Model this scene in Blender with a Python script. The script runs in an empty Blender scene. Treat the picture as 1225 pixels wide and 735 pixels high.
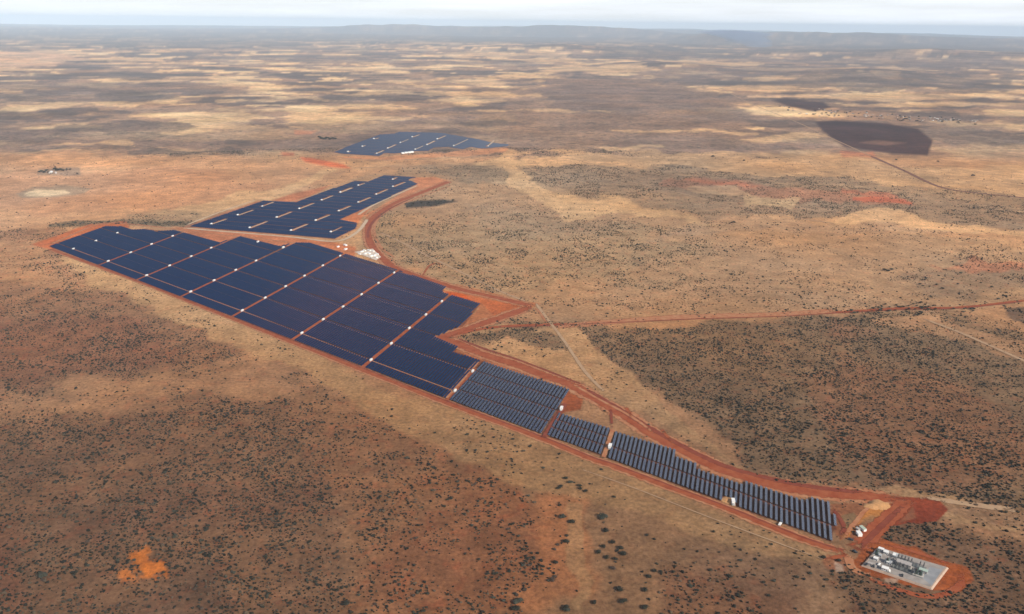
import bpy, bmesh, math, random
import numpy as np
from mathutils import Matrix, Vector

random.seed(7)
rng = np.random.default_rng(11)
scene = bpy.context.scene
C = scene.collection

# ------------------------------------------------------------------ camera
H = 600.0                      # height of the aircraft above the plain (m)
FPX, HY, ROLL = 1000.0, 28.0, 0.012
CX, CY = 612.5, 367.5
PITCH = math.atan((CY - HY) / FPX)
SP, CP = math.sin(PITCH), math.cos(PITCH)
cr, sr = math.cos(ROLL), math.sin(ROLL)
fwd = Vector((0, CP, -SP)); right0 = Vector((1, 0, 0)); down0 = Vector((0, -SP, -CP))
right = cr * right0 - sr * down0
down = sr * right0 + cr * down0
up = -down
camd = bpy.data.cameras.new('camera')
cam = bpy.data.objects.new('camera', camd); C.objects.link(cam)
m = Matrix.Identity(4)
for i in range(3):
    m[i][0] = right[i]; m[i][1] = up[i]; m[i][2] = -fwd[i]
m[0][3], m[1][3], m[2][3] = 0, 0, H
cam.matrix_world = m
camd.sensor_width = 36.0; camd.lens = FPX / 1225 * 36
camd.clip_start = 1.0; camd.clip_end = 400000
scene.camera = cam

# ------------------------------------------------------------------ light
SUN_EL, SUN_AZ = math.radians(31), math.radians(-42)      # azimuth measured from +X
sdir = Vector((math.cos(SUN_EL) * math.cos(SUN_AZ), math.cos(SUN_EL) * math.sin(SUN_AZ), math.sin(SUN_EL)))
sl = bpy.data.lights.new('sun', 'SUN'); sl.energy = 5.0; sl.angle = math.radians(0.5); sl.color = (1, .90, .77)
so = bpy.data.objects.new('sun', sl); C.objects.link(so)
so.rotation_euler = sdir.to_track_quat('Z', 'Y').to_euler(); so.location = (800, -800, 3000)
world = bpy.data.worlds.new('World'); scene.world = world; world.use_nodes = True
nt = world.node_tree; nt.nodes.clear()
sky = nt.nodes.new('ShaderNodeTexSky'); sky.sky_type = 'NISHITA'; sky.sun_disc = False
sky.sun_elevation = SUN_EL; sky.sun_rotation = math.atan2(sdir.x, sdir.y)
sky.altitude = 1200; sky.air_density = 1.0; sky.dust_density = 1.0; sky.ozone_density = 1.0
bg = nt.nodes.new('ShaderNodeBackground'); bg.inputs['Strength'].default_value = 0.058
wo = nt.nodes.new('ShaderNodeOutputWorld')
# thin high cloud veil, streaked, procedural
tc = nt.nodes.new('ShaderNodeTexCoord'); mp = nt.nodes.new('ShaderNodeMapping'); mp.inputs['Scale'].default_value = (2.2, 2.2, 34)
cn = nt.nodes.new('ShaderNodeTexNoise'); cn.inputs['Scale'].default_value = 1.6; cn.inputs['Detail'].default_value = 6
rp = nt.nodes.new('ShaderNodeValToRGB'); rp.color_ramp.elements[0].position = .38; rp.color_ramp.elements[1].position = .72
rp.color_ramp.elements[0].color = (0.6, .6, .6, 1); rp.color_ramp.elements[1].color = (.97, .97, .97, 1)
sx_ = nt.nodes.new('ShaderNodeSeparateXYZ'); nt.links.new(tc.outputs['Generated'], sx_.inputs[0])
zr = nt.nodes.new('ShaderNodeMapRange'); nt.links.new(sx_.outputs[2], zr.inputs[0])       # veil thins out overhead
for i_, v_ in enumerate((.20, .58, 1.0, .05)): zr.inputs[i_ + 1].default_value = v_
vf = nt.nodes.new('ShaderNodeMath'); vf.operation = 'MULTIPLY'; nt.links.new(zr.outputs[0], vf.inputs[1])
mx = nt.nodes.new('ShaderNodeMix'); mx.data_type = 'RGBA'; mx.inputs['B'].default_value = (18.2, 18.9, 20.2, 1)
nt.links.new(tc.outputs['Generated'], mp.inputs['Vector']); nt.links.new(mp.outputs[0], cn.inputs['Vector'])
nt.links.new(cn.outputs['Fac'], rp.inputs['Fac']); nt.links.new(rp.outputs['Color'], vf.inputs[0]); nt.links.new(vf.outputs[0], mx.inputs['Factor'])
nt.links.new(sky.outputs[0], mx.inputs['A']); nt.links.new(mx.outputs['Result'], bg.inputs['Color'])
nt.links.new(bg.outputs[0], wo.inputs[0])
scene.view_settings.view_transform = 'Standard'; scene.view_settings.look = 'None'
scene.view_settings.gamma = 1; scene.view_settings.use_curve_mapping = False
scene.view_settings.exposure = 0.18
scene.cycles.volume_bounces = 1
scene.cycles.transparent_max_bounces = 16

# ------------------------------------------------------------------ mapping of plan positions
def at(px, py):
    X, Y = px - CX, py - CY
    X, Y = cr * X + sr * Y, -sr * X + cr * Y
    dy = FPX * CP - Y * SP; dz = FPX * SP + Y * CP
    t = H / dz
    return np.array((X * t, dy * t))
def topx(x, y):
    d = y * CP + H * SP
    X = FPX * x / d; Y = FPX * (-y * SP + H * CP) / d
    return CX + cr * X - sr * Y, CY + sr * X + cr * Y
def ats(pts): return [at(*p) for p in pts]

# ------------------------------------------------------------------ noise
def _hash(ix, iy, seed):
    n = (ix.astype(np.int64) * 374761393 + iy.astype(np.int64) * 668265263 + seed * 974634777) & 0xffffffff
    n = ((n ^ (n >> 13)) * 1274126177) & 0xffffffff
    n = ((n ^ (n >> 16)) * 2246822519) & 0xffffffff
    return ((n ^ (n >> 15)) & 0xffffff) / float(0xffffff)
def vnoise(x, y, seed=0):
    ix, iy = np.floor(x), np.floor(y); fx, fy = x - ix, y - iy
    fx = fx * fx * (3 - 2 * fx); fy = fy * fy * (3 - 2 * fy)
    a = _hash(ix, iy, seed); b = _hash(ix + 1, iy, seed); c = _hash(ix, iy + 1, seed); d = _hash(ix + 1, iy + 1, seed)
    return (a * (1 - fx) + b * fx) * (1 - fy) + (c * (1 - fx) + d * fx) * fy
def fbm(x, y, seed=0, oct=5):
    s = 0; a = .5; n = 0
    for o in range(oct):
        s = s + a * vnoise(x, y, seed + o * 17); n += a; a *= .52
        x, y = x * 2.03 * .8 + y * 2.03 * .6 + 13.1, -x * 2.03 * .6 + y * 2.03 * .8 + 7.7
    return s / n
def sstep(a, b, x):
    t = np.clip((x - a) / (b - a), 0, 1); return t * t * (3 - 2 * t)
def polymask(px, py, poly, feather):
    """1 inside, fading to 0 over 'feather' outside/inside the outline"""
    poly = np.array(poly, float)
    x0, y0 = poly.min(0) - feather; x1, y1 = poly.max(0) + feather
    out = np.zeros_like(px)
    sel = np.where((px > x0) & (px < x1) & (py > y0) & (py < y1))[0]
    if len(sel) == 0: return out
    qx, qy = px[sel], py[sel]
    inside = np.zeros(len(sel), bool); dmin = np.full(len(sel), 1e9)
    n = len(poly)
    for i in range(n):
        ax, ay = poly[i]; bx, by = poly[(i + 1) % n]
        if ay != by:
            c = ((ay > qy) != (by > qy)) & (qx < (bx - ax) * (qy - ay) / (by - ay) + ax); inside ^= c
        L = (bx - ax) ** 2 + (by - ay) ** 2 + 1e-9
        t = np.clip(((qx - ax) * (bx - ax) + (qy - ay) * (by - ay)) / L, 0, 1)
        d = np.hypot(qx - ax - t * (bx - ax), (qy - ay - t * (by - ay)) ); dmin = np.minimum(dmin, d)
    sd = np.where(inside, dmin, -dmin)
    out[sel] = sstep(-feather * .5, feather * .5, sd)
    return out

# ------------------------------------------------------------------ plan of the solar farm
MAIN = [(59.6, 295.5), (123, 271.5), (145, 271.5), (158, 275.6), (172, 275), (189, 277.3), (209, 276.1), (263, 290.8),
        (287.4, 283.5), (334, 295.2), (353, 291), (370.4, 291.2), (475.5, 323.5), (533.4, 343.7), (529.4, 350.5),
        (573.8, 364), (553.6, 389.5), (521.3, 404.3), (547.4, 415.3), (543.7, 421.4), (571.8, 431.2), (680.8, 466.7),
        (646.5, 519.4), (527.8, 475.3), (438.4, 441)]
STRIP9 = [(669.4, 495.2), (728.8, 513.2), (717.9, 544.2), (655.8, 521.9)]
STRIP10 = [(736.9, 517.5), (808.8, 539.3), (807.7, 546.9), (833.8, 555.6), (837, 563.2), (890, 581.2), (892.3, 576.8), (959.8, 599.2),
           (962, 600.5), (971.7, 596.2), (991, 601.6), (995, 615), (1000, 617.5), (999.8, 634), (996, 635), (994.5, 648), (880.6, 606.2), (879, 599), (866, 594),
           (864.3, 600.3), (728.2, 549.1)]
MID = [(221.5, 271), (307.8, 240.4), (353.6, 242.7), (424.2, 217.1), (440.4, 218), (459.3, 210.4), (497.9, 212.6), (488, 215.5),
       (499.7, 220.7), (407, 263.5), (427, 267.4), (426, 274.5), (400, 286.2), (349, 281.7), (259, 274.5)]
FAR = [(399.4, 182.6), (427.6, 171.3), (453.8, 161.5), (472.6, 160.4), (478.2, 158.1), (529, 159.6), (574, 167.5), (589, 171.3),
       (608.7, 173.2), (607.8, 175.4), (592.8, 177), (575.9, 178.4), (564, 176.2), (553.4, 179.2), (536.5, 176.5), (519.6, 177), (512, 181),
       (493.3, 181.6), (474.5, 184), (459.5, 184), (453.8, 187.2), (408.8, 184.4)]
COLS = [[(87.8, 298.9), (114.7, 289.3), (140.4, 279.8)],
        [(129.4, 313.6), (156.3, 303.3), (181.3, 293.2), (206.5, 283.5)],
        [(175.4, 330.7), (202.9, 319), (228.6, 307.9), (252.6, 297.7)],
        [(228.1, 350.3), (256, 336.8), (282, 324.3), (306.2, 313.1)],
        [(289.8, 372.9), (317.2, 357.7), (341.6, 344), (364.2, 331.3), (386, 319), (406.8, 307.3)],
        [(361, 400), (386.6, 383.6), (410.3, 368.5), (432.4, 353.7), (452.6, 340), (471.4, 327.6)],
        [(443.8, 432.2), (468, 412.6), (489.6, 394.2), (509.4, 378), (528.5, 362)],
        [(544.4, 469.2), (565.5, 445.7)]]
EXTRA_CAB = [(310, 289), (338.8, 297.2), (671.5, 491), (729.5, 535.6)]

# ------------------------------------------------------------------ ground sheet
TAN = (.365, .222, .128); PALE = (.54, .37, .215); RED = (.33, .088, .038); REDS = (.29, .125, .062)
OLV = (.265, .18, .108); SCR = (.15, .098, .066); GREY = (.255, .178, .128); BURN = (.040, .018, .018)
DRK = (.115, .085, .07); ORG = (.50, .22, .09); YEL = (.62, .45, .26); BRN = (.235, .138, .084)
def ground_fields(x, y):
    """albedo (n,3), scrub density (n) for plan points"""
    d = np.hypot(x, y)
    px, py = topx(x, y)
    back = (y * CP + H * SP) < 50
    px = np.where(back, -5000, px); py = np.where(back, -5000, py)
    # ragged outlines: displaced look-up, displacement follows noise fixed to the ground
    lx = x / 90.0; ly = y / 140.0
    sc = np.clip(d / 1400, .6, 30)
    wx = (fbm(x / 130 / sc ** .6, y / 130 / sc ** .6, 3) - .5); wy = (fbm(x / 130 / sc ** .6, y / 130 / sc ** .6, 9) - .5)
    k = sstep(50, 420, py)
    ax_ = px + wx * (55 + 20 * k); ay_ = py + wy * (8 + 34 * k)
    n = len(x)
    col = np.zeros((n, 3)); col[:] = TAN
    scrub = np.full(n, .12)
    def lay(mask, c=None, s=None):
        nonlocal col, scrub
        if c is not None: col += (np.array(c) - col) * mask[:, None]
        if s is not None: scrub += (s - scrub) * mask
    def reg(poly, c=None, s=None, k_=1.0, f=14, raw=False):
        if raw: mk = polymask(px, py, poly, f)
        else:
            f2 = f * (2.3 if f >= 20 else 1.5 if f >= 10 else 1); mk = polymask(ax_, ay_, poly, f2)
        if f > 3: mk = sstep(.18, .82, mk + (rag if f > 8 else rag2) * (1 - np.abs(2 * mk - 1)) ** .5 * (mk > 0) * (mk < 1))
        lay(mk * k_, c, s)
    rag = (fbm(x / 150, y / 150, 61, 6) - .5) * 2.6; rag2 = (fbm(x / 40 / sc, y / 40 / sc, 63, 5) - .5) * 3.0
    # -- broad zones
    n1 = fbm(x / 900, y / 900, 21); n2 = fbm(x / 260, y / 260, 31); n3 = fbm(x / 2600, y / 1900, 41); n4 = fbm(x / 70, y / 70, 51)
    farz = sstep(194, 170, py)                       # beyond the tan plain
    lay(farz * .8, GREY, .7)
    s1 = fbm(x / 380, y / 330, 43, 6); s2 = fbm(x / 1000, y / 800, 45, 6); s3 = fbm(x / 3800, y / 1500, 47, 6)
    lay(farz * sstep(.53, .60, s3) * .8, (.27, .185, .125), .4)
    lay(farz * sstep(.53, .585, s1 * .55 + s2 * .45), PALE, .1)
    lay(farz * sstep(.60, .65, s1) * .8, YEL, .0)
    lay(farz * sstep(.475, .42, s2 * .6 + s1 * .4), DRK, .9)
    lay(farz * sstep(.46, .38, s3) * .7, (.15, .112, .095), .9)
    plain = sstep(172, 192, py) * sstep(420, 300, py)
    lay(plain * sstep(.55, .66, fbm(x / 210, y / 170, 49, 6)) * .45, (.47, .31, .18), .05)
    # left near ground
    reg([(-60, 255), (40, 268), (110, 300), (240, 362), (300, 420), (240, 450), (60, 470), (-200, 480), (-300, 300)], BRN, .75, .9, 22)
    reg([(-60, 285), (60, 300), (140, 330), (120, 350), (-60, 330)], TAN, .25, .55, 14)
    reg([(-300, 360), (150, 385), (210, 440), (20, 470), (-300, 440)], (.215, .108, .066), .95, .7, 25)
    reg([(-300, 470), (120, 480), (330, 470), (420, 520), (430, 620), (400, 900), (-800, 900)], (.235, .142, .086), 1, .9, 40)
    reg([(-50, 470), (120, 462), (330, 430), (470, 470), (420, 485), (250, 480), (80, 490)], (.29, .18, .11), .35, .7, 22)
    reg([(-80, 530), (0, 520), (180, 490), (230, 500), (120, 540), (0, 580)], (.19, .125, .085), 1, .5, 20)
    reg([(90, 640), (130, 595), (300, 580), (420, 545), (400, 620), (200, 640)], (.21, .115, .072), 1, .5, 30)
    reg([(170, 690), (260, 670), (300, 735), (260, 800), (100, 800)], (.16, .105, .072), 1.0, .6, 24)
    reg([(-100, 640), (30, 640), (60, 700), (60, 800), (-100, 800)], (.22, .10, .06), .9, .6, 40)
    reg([(360, 500), (480, 490), (600, 520), (690, 600), (700, 660), (640, 735), (600, 900), (380, 900), (400, 620)], (.285, .160, .090), .8, .9, 36)
    reg([(330, 480), (480, 475), (560, 510), (470, 560), (360, 560)], (.27, .16, .095), .6, .6, 40)
    reg([(440, 620), (560, 600), (660, 610), (700, 640), (650, 720), (520, 760), (400, 740)], (.28, .125, .068), .5, .5, 50)
    reg([(630, 560), (740, 560), (900, 640), (1000, 680), (1020, 760), (1000, 900), (680, 900), (640, 735), (700, 660)], (.28, .180, .108), .09, .92, 26)
    reg([(655, 600), (705, 590), (715, 640), (700, 720), (650, 740), (620, 740)], (.44, .215, .112), .06, .75, 22)
    reg([(682, 600), (700, 600), (702, 680), (690, 735), (680, 735)], (.42, .29, .165), .0, .6, 9)
    reg([(790, 680), (870, 665), (960, 700), (1000, 760), (960, 900), (760, 900)], (.215, .115, .07), .85, .7, 25)
    reg([(820, 640), (960, 655), (1010, 690), (960, 715), (840, 690)], (.235, .15, .095), .3, .6, 20)
    # pale strip along the boundary track
    reg([(60, 300), (130, 312), (240, 357), (340, 402), (438, 446), (530, 480), (640, 524), (730, 556), (870, 610), (1010, 664), (1000, 690),
         (880, 650), (720, 600), (600, 560), (470, 500), (330, 440), (200, 378), (120, 345)], (.40, .265, .148), .1, .85, 14)
    # right hand scrub
    reg([(560, 398), (700, 392), (860, 396), (980, 382), (1090, 372), (1150, 382), (1260, 425), (1500, 470), (1600, 620), (1226, 625), (1150, 615), (1090, 592),
         (960, 578), (880, 560), (820, 520), (740, 470), (700, 440), (640, 420), (570, 408)], (.22, .150, .092), .96, 1, 20)
    reg([(590, 402), (670, 400), (720, 450), (700, 452), (640, 425)], (.19, .135, .09), .8, .6, 8)
    reg([(835, 392), (1010, 380), (1080, 390), (1180, 430), (1225, 455), (1225, 480), (1080, 450), (1000, 410), (900, 405)], (.18, .128, .082), .95, .6, 16)
    reg([(1010, 400), (1100, 450), (1225, 520), (1300, 600), (1000, 560), (960, 480)], (.255, .135, .080), 1, .55, 40)
    reg([(700, 410), (800, 400), (860, 440), (900, 520), (780, 480)], (.195, .136, .086), 1, .5, 30)
    reg([(640, 398), (690, 398), (720, 435), (760, 470), (800, 510), (880, 560), (960, 578), (1090, 590), (1225, 612), (1225, 645), (1150, 632), (1100, 625), (1060, 595),
         (900, 575), (800, 530), (720, 485), (640, 445), (560, 415)], (.42, .275, .155), .1, .9, 10)
    reg([(596, 402), (640, 400), (665, 412), (672, 430), (640, 420), (600, 410)], (.17, .125, .082), .9, .7, 6)
    reg([(1090, 615), (1225, 640), (1400, 700), (1400, 900), (1000, 900), (1020, 735), (990, 690), (1060, 680), (1040, 650)], (.215, .132, .080), .92, .95, 20)
    reg([(1100, 610), (1160, 600), (1240, 618), (1240, 640), (1160, 632)], (.30, .19, .115), .2, .85, 12)
    # plain east of the farm
    reg([(430, 215), (560, 190), (700, 205), (860, 268), (1000, 285), (1260, 290), (1500, 300), (1500, 360), (1225, 365), (1000, 378), (820, 380), (660, 388),
         (600, 352), (480, 318), (440, 270)], (.30, .20, .122), .25, .85, 14)
    reg([(455, 258), (560, 252), (700, 262), (860, 300), (880, 325), (760, 330), (600, 345), (500, 325), (450, 290)], (.262, .19, .118), .62, .75, 20)
    reg([(470, 248), (620, 240), (760, 262), (740, 275), (560, 270)], (.28, .19, .12), .5, .5, 10)
    reg([(880, 280), (960, 275), (1100, 300), (1100, 340), (900, 330), (760, 320)], (.33, .21, .125), .08, .6, 20)
    reg([(1040, 330), (1120, 318), (1225, 312), (1240, 350), (1120, 355)], (.19, .135, .09), .6, .6, 12)
    reg([(1110, 318), (1200, 312), (1230, 322), (1180, 330)], (.36, .15, .085), .3, .6, 8)
    reg([(1190, 372), (1260, 368), (1260, 392), (1205, 388)], (.09, .07, .055), .9, .8, 6)
    reg([(1060, 385), (1110, 378), (1225, 420), (1260, 450), (1225, 438), (1120, 405)], (.35, .215, .125), .1, .7, 9)
    # tan band and grey scrub band with red scars
    reg([(-400, 183), (100, 186), (400, 192), (400, 215), (230, 262), (60, 275), (-400, 270)], (.42, .255, .15), .05, .9, 10)
    reg([(-100, 205), (240, 200), (330, 222), (240, 250), (60, 262), (-100, 240)], (.36, .195, .115), .05, .5, 14)
    reg([(200, 256), (300, 226), (400, 202), (412, 206), (320, 236), (230, 268)], (.50, .34, .195), .02, .7, 5)
    reg([(600, 180), (760, 172), (900, 182), (1100, 195), (1300, 200), (1300, 245), (1100, 236), (900, 210), (700, 205), (610, 215)], (.44, .29, .168), .05, .8, 9)
    reg([(560, 195), (640, 190), (640, 215), (700, 230), (860, 270), (700, 255), (600, 222)], (.47, .32, .185), .03, .7, 8)
    reg([(625, 203), (720, 198), (830, 203), (1000, 212), (1060, 222), (1130, 226), (1225, 236), (1400, 250), (1400, 276), (1225, 270), (1080, 258), (960, 262), (860, 262), (760, 245), (650, 222)],
        (.225, .165, .11), .62, .75, 9)
    reg([(800, 212), (860, 214), (960, 226), (1060, 236), (1100, 244), (1060, 248), (960, 240), (860, 232), (790, 222)], (.34, .15, .092), .2, .5, 7)
    reg([(1030, 236), (1085, 238), (1090, 244), (1030, 243)], (.40, .11, .06), .1, .75, 4)
    reg([(1010, 228), (1072, 232), (1075, 236), (1015, 233)], (.40, .13, .075), .1, .6, 4)
    reg([(820, 214), (880, 218), (900, 222), (850, 223)], (.42, .16, .09), .1, .7, 3)
    reg([(815, 222), (870, 226), (890, 234), (850, 234)], (.48, .33, .20), 0, .65, 8)
    reg([(890, 235), (940, 238), (935, 248), (900, 247)], (.48, .34, .20), 0, .65, 8)
    reg([(1020, 256), (1080, 254), (1170, 266), (1225, 272), (1225, 280), (1120, 276), (1010, 266)], (.50, .33, .19), .03, .7, 5)
    reg([(730, 292), (860, 262), (990, 268), (1180, 275), (1120, 282), (930, 277), (800, 285)], (.30, .215, .145), .4, .45, 7)
    # valley of dark scrub behind
    reg([(500, 198), (560, 197), (605, 208), (600, 218), (540, 214)], (.22, .165, .11), .5, .7, 8)
    reg([(484, 243), (500, 240), (530, 239), (547, 241), (520, 247), (486, 249)], (.03, .03, .028), 1, .95, 3, True)
    reg([(760, 165), (830, 163), (850, 180), (800, 186)], (.20, .135, .11), .8, .7, 8)
    reg([(1060, 158), (1160, 152), (1260, 160), (1260, 178), (1140, 172)], (.17, .13, .105), .7, .75, 7)
    # far scenery
    reg([(620, 105), (700, 90), (800, 96), (870, 120), (900, 145), (930, 185), (780, 178), (640, 190), (600, 165)], (.215, .148, .108), .9, .85, 14)
    reg([(640, 108), (690, 97), (800, 106), (860, 128), (780, 140), (650, 130)], (.155, .11, .09), .9, .7, 12)
    for py0, x0, x1, th in ((66, -40, 95, 9), (83, -20, 30, 4), (96, 100, 280, 3), (110, -20, 30, 5), (126, 0, 92, 5), (132, -20, 40, 4), (92, 200, 262, 5),
                            (72, 120, 190, 2.5), (75, 280, 310, 2), (105, 270, 420, 3.5), (112, 330, 640, 5.5), (120, 260, 420, 5), (132, 230, 330, 3),
                            (128, 360, 470, 4), (66, 500, 670, 5), (72, 600, 700, 4), (84, 640, 780, 9), (98, 380, 640, 3.5), (88, 360, 520, 3),
                            (78, 760, 900, 6), (106, 860, 1000, 9), (116, 900, 1225, 7), (126, 1010, 1225, 8), (94, 900, 1080, 4), (134, 560, 720, 3),
                            (120, 490, 600, 4), (148, 200, 290, 3), (160, 180, 260, 3), (165, 880, 980, 6), (175, 700, 800, 4), (158, 720, 900, 3),
                            (148, 1100, 1225, 6), (97, 1090, 1225, 4), (80, 1000, 1060, 3), (152, 300, 380, 3), (142, 440, 500, 4), (172, 60, 170, 4), (180, -10, 120, 3)):
        reg([(x0, py0), (x0 + (x1 - x0) * .3, py0 - th / 2), (x1, py0 - th * .4), (x1 + 5, py0 + th * .2), (x0 + (x1 - x0) * .5, py0 + th / 2)], (.52, .36, .21), .03, .68, 5)
    for py0, x0, x1, th in ((46, 500, 690, 8), (66, 700, 880, 12), (92, 0, 180, 8), (138, -40, 110, 12), (118, -20, 60, 8), (100, 870, 1225, 16), (62, 900, 1225, 13),
                            (178, 0, 90, 5), (182, 160, 280, 7), (116, 90, 210, 6), (154, 60, 240, 14), (88, 1080, 1225, 6), (172, 270, 320, 5), (74, 330, 400, 4),
                            (108, 1100, 1225, 8), (160, 1140, 1260, 9), (54, 40, 160, 4), (150, 560, 640, 6), (44, 900, 1225, 8)):
        reg([(x0, py0), (x0 + (x1 - x0) * .3, py0 - th / 2), (x1 - 8, py0 - th * .4), (x1 + 5, py0 + th * .2), (x0 + (x1 - x0) * .5, py0 + th / 2)], (.095, .075, .066), .9, .7, 7)
    reg([(-100, 60), (40, 62), (100, 70), (60, 80), (-100, 84)], (.50, .32, .20), .1, .75, 6)
    # burnt fields
    reg([(922, 120), (940, 118), (985, 122), (994, 129), (975, 134), (945, 128)], BURN, .2, .97, 3, True)
    reg([(975, 146), (1000, 144), (1060, 148), (1098, 154), (1116, 168), (1110, 186), (1068, 184), (1010, 176), (985, 158)], BURN, .2, .97, 3, True)
    reg([(1028, 171), (1050, 168), (1085, 171), (1060, 174)], (.20, .12, .09), .2, .7, 3, True)
    reg([(1005, 181), (1045, 182), (1048, 189), (1008, 188)], (.33, .13, .08), .2, .6, 4, True)
    # pan and farm yard on the left
    reg([(18, 232), (40, 224), (75, 222), (112, 225), (100, 232), (60, 237), (25, 237)], (.27, .20, .135), .05, .75, 4, True)
    reg([(28, 232), (42, 227), (78, 228), (84, 231), (60, 235), (34, 235)], (.58, .43, .27), 0, .95, 2.5, True)
    reg([(45, 202), (95, 200), (98, 210), (45, 210)], (.20, .15, .11), .1, .7, 4, True)
    # dark bush line north of the field corner
    reg([(58, 268), (90, 264), (150, 263), (240, 266), (230, 272), (140, 268), (80, 272), (58, 273)], (.14, .11, .07), 1, .85, 4, True)
    reg([(170, 262), (215, 252), (250, 256), (226, 268)], (.26, .19, .12), .6, .6, 7)
    # red disturbed soil of the works
    reg([(40, 293), (60, 280), (118, 266), (150, 268), (260, 276), (330, 284), (372, 286), (420, 292), (440, 240), (500, 212), (540, 215), (505, 226), (455, 262), (462, 306), (545, 340), (640, 362),
         (640, 372), (560, 400), (590, 412), (690, 458), (780, 512), (880, 558), (1090, 590), (1135, 600), (1128, 622), (1080, 640), (1100, 655), (1158, 678), (1160, 700), (1110, 712),
         (1040, 692), (1005, 680), (990, 664), (868, 616), (728, 562), (540, 490), (438, 450), (340, 410), (216, 360), (60, 302)], REDS, .0, .0, 5, True)
    reg([(36, 293), (108, 268), (150, 265), (155, 272), (66, 300)], (.34, .115, .055), 0, .95, 4, True)
    reg([(206, 272), (260, 274), (345, 282), (400, 290), (426, 296), (424, 310), (370, 296), (334, 299), (287, 287), (263, 295)], (.40, .155, .08), 0, .95, 3, True)
    reg([(325, 240), (350, 232), (395, 222), (382, 230), (354, 245)], (.38, .15, .08), 0, .9, 3, True)
    reg([(404, 264), (425, 252), (440, 240), (446, 246), (432, 262), (428, 268)], (.42, .16, .08), 0, .95, 3, True)
    reg([(496, 211), (520, 212), (540, 216), (500, 230), (450, 254), (440, 262), (436, 258), (490, 226)], (.40, .17, .09), 0, .9, 4, True)
    reg([(358, 188), (372, 189), (412, 197), (420, 202), (395, 200), (365, 194)], (.40, .12, .06), 0, .95, 3, True)
    reg([(336, 182), (352, 183), (352, 187), (338, 187)], (.38, .13, .07), 0, .8, 3, True)
    reg([(408, 186), (460, 188), (500, 184), (560, 181), (610, 177), (606, 181), (560, 186), (470, 192), (410, 191)], (.44, .22, .12), 0, .8, 4, True)
    reg([(350, 155), (380, 156), (372, 162), (352, 162)], (.34, .15, .09), .1, .6, 4, True)
    reg([(529, 348), (548, 350), (590, 360), (637, 364), (600, 378), (591, 379), (578, 364), (540, 355)], (.44, .10, .035), 0, .97, 3, True)
    reg([(545, 341), (600, 354), (645, 364), (600, 384), (575, 392), (530, 410), (519, 405), (552, 392), (575, 368)], (.36, .135, .065), 0, .75, 4, True)
    reg([(560, 400), (600, 388), (620, 386), (640, 390), (600, 396)], (.44, .30, .17), .05, .6, 5, True)
    reg([(541, 412), (560, 412), (600, 428), (660, 452), (640, 454), (575, 432), (545, 423)], (.36, .14, .07), 0, .85, 4, True)
    reg([(680, 455), (700, 466), (695, 490), (672, 494), (660, 522), (648, 522), (672, 484)], (.33, .10, .045), 0, .9, 3, True)
    reg([(702, 470), (740, 500), (775, 520), (800, 534), (770, 528), (720, 508), (692, 495)], (.42, .25, .14), .1, .8, 4, True)
    reg([(1036, 593), (1090, 594), (1124, 597), (1136, 610), (1122, 625), (1086, 627), (1060, 632), (1080, 610)], (.26, .062, .032), 0, .97, 4, True)
    reg([(1092, 606), (1096, 620), (1075, 626)], (.34, .16, .09), 0, .7, 3, True)
    reg([(1024, 668), (1034, 652), (1052, 644), (1095, 655), (1130, 670), (1158, 680), (1164, 694), (1148, 708), (1115, 708), (1068, 697), (1027, 684), (1010, 672)], (.40, .125, .05), 0, .92, 5, True)
    reg([(1120, 676), (1150, 676), (1160, 690), (1150, 702), (1128, 704)], (.44, .13, .05), 0, .6, 5, True)
    reg([(990, 664), (1010, 668), (1014, 684), (990, 680), (985, 672)], (.34, .15, .085), 0, .8, 5, True)
    reg([(998, 672), (1008, 676), (1010, 684), (1000, 684)], (.50, .40, .31), 0, .8, 3, True)
    reg([(1058, 692), (1076, 692), (1072, 698), (1060, 697)], (.55, .42, .31), 0, .8, 3, True)
    reg([(995, 604), (1040, 600), (1060, 604), (1020, 648), (1000, 640)], (.29, .12, .062), .05, .85, 4, True)
    reg([(1002, 620), (1022, 612), (1028, 622), (1012, 634)], (.27, .20, .11), .25, .7, 5, True)
    reg([(1005, 646), (1014, 632), (1026, 618), (1036, 604), (1044, 601), (1064, 603), (1052, 618), (1040, 622), (1026, 628), (1016, 642)], (.58, .26, .09), 0, .85, 4, True)
    reg([(1030, 622), (1042, 616), (1050, 618), (1030, 634)], (.34, .22, .12), .2, .6, 4, True)
    for P in (MAIN, STRIP9, STRIP10): reg(P, (.16, .060, .036), 0, .9, 4, True)  # soil under the tables darkened, painting in the shade of the row gaps
    reg(MID, (.30, .13, .08), 0, .9, 3, True); reg(FAR, (.30, .15, .09), 0, .8, 2, True)
    # orange erosion scar, lower left
    bx = px + (n4 - .5) * 16; by = py + (fbm(x / 22, y / 22, 77) - .5) * 22
    bx += (fbm(x / 7, y / 7, 78) - .5) * 16; by += (fbm(x / 7, y / 7, 79) - .5) * 14
    mk = np.maximum(polymask(bx, by, [(157, 662), (176, 657), (180, 672), (198, 680), (199, 692), (183, 698), (171, 694), (166, 682), (158, 676)], 8),
                    polymask(bx, by, [(144, 686), (148, 680), (162, 681), (166, 694), (150, 694)], 8) * .8)
    lay(mk * (.8 + .5 * fbm(x / 12, y / 12, 81)), (.66, .25, .085), 0)
    # middling variation with its own outlines
    var = (n1 - .5) * .5 + (n2 - .5) * .55 + (n4 - .5) * .35
    col *= np.clip(1 + var * .75, .55, 1.5)[:, None]
    warm = (fbm(x / 420, y / 420, 91) - .5)
    col[:, 0] *= 1 + warm * .26; col[:, 2] *= 1 - warm * .30
    scrub = np.clip(scrub * (1 + (n2 - .5) * .8 + (n4 - .5) * .7), 0, 1)
    lay(sstep(19000, 30000, d) * .75, (.10, .082, .075), .6)
    lum = col.mean(1)[:, None]; col = lum + (col - lum) * 1.16
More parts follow.
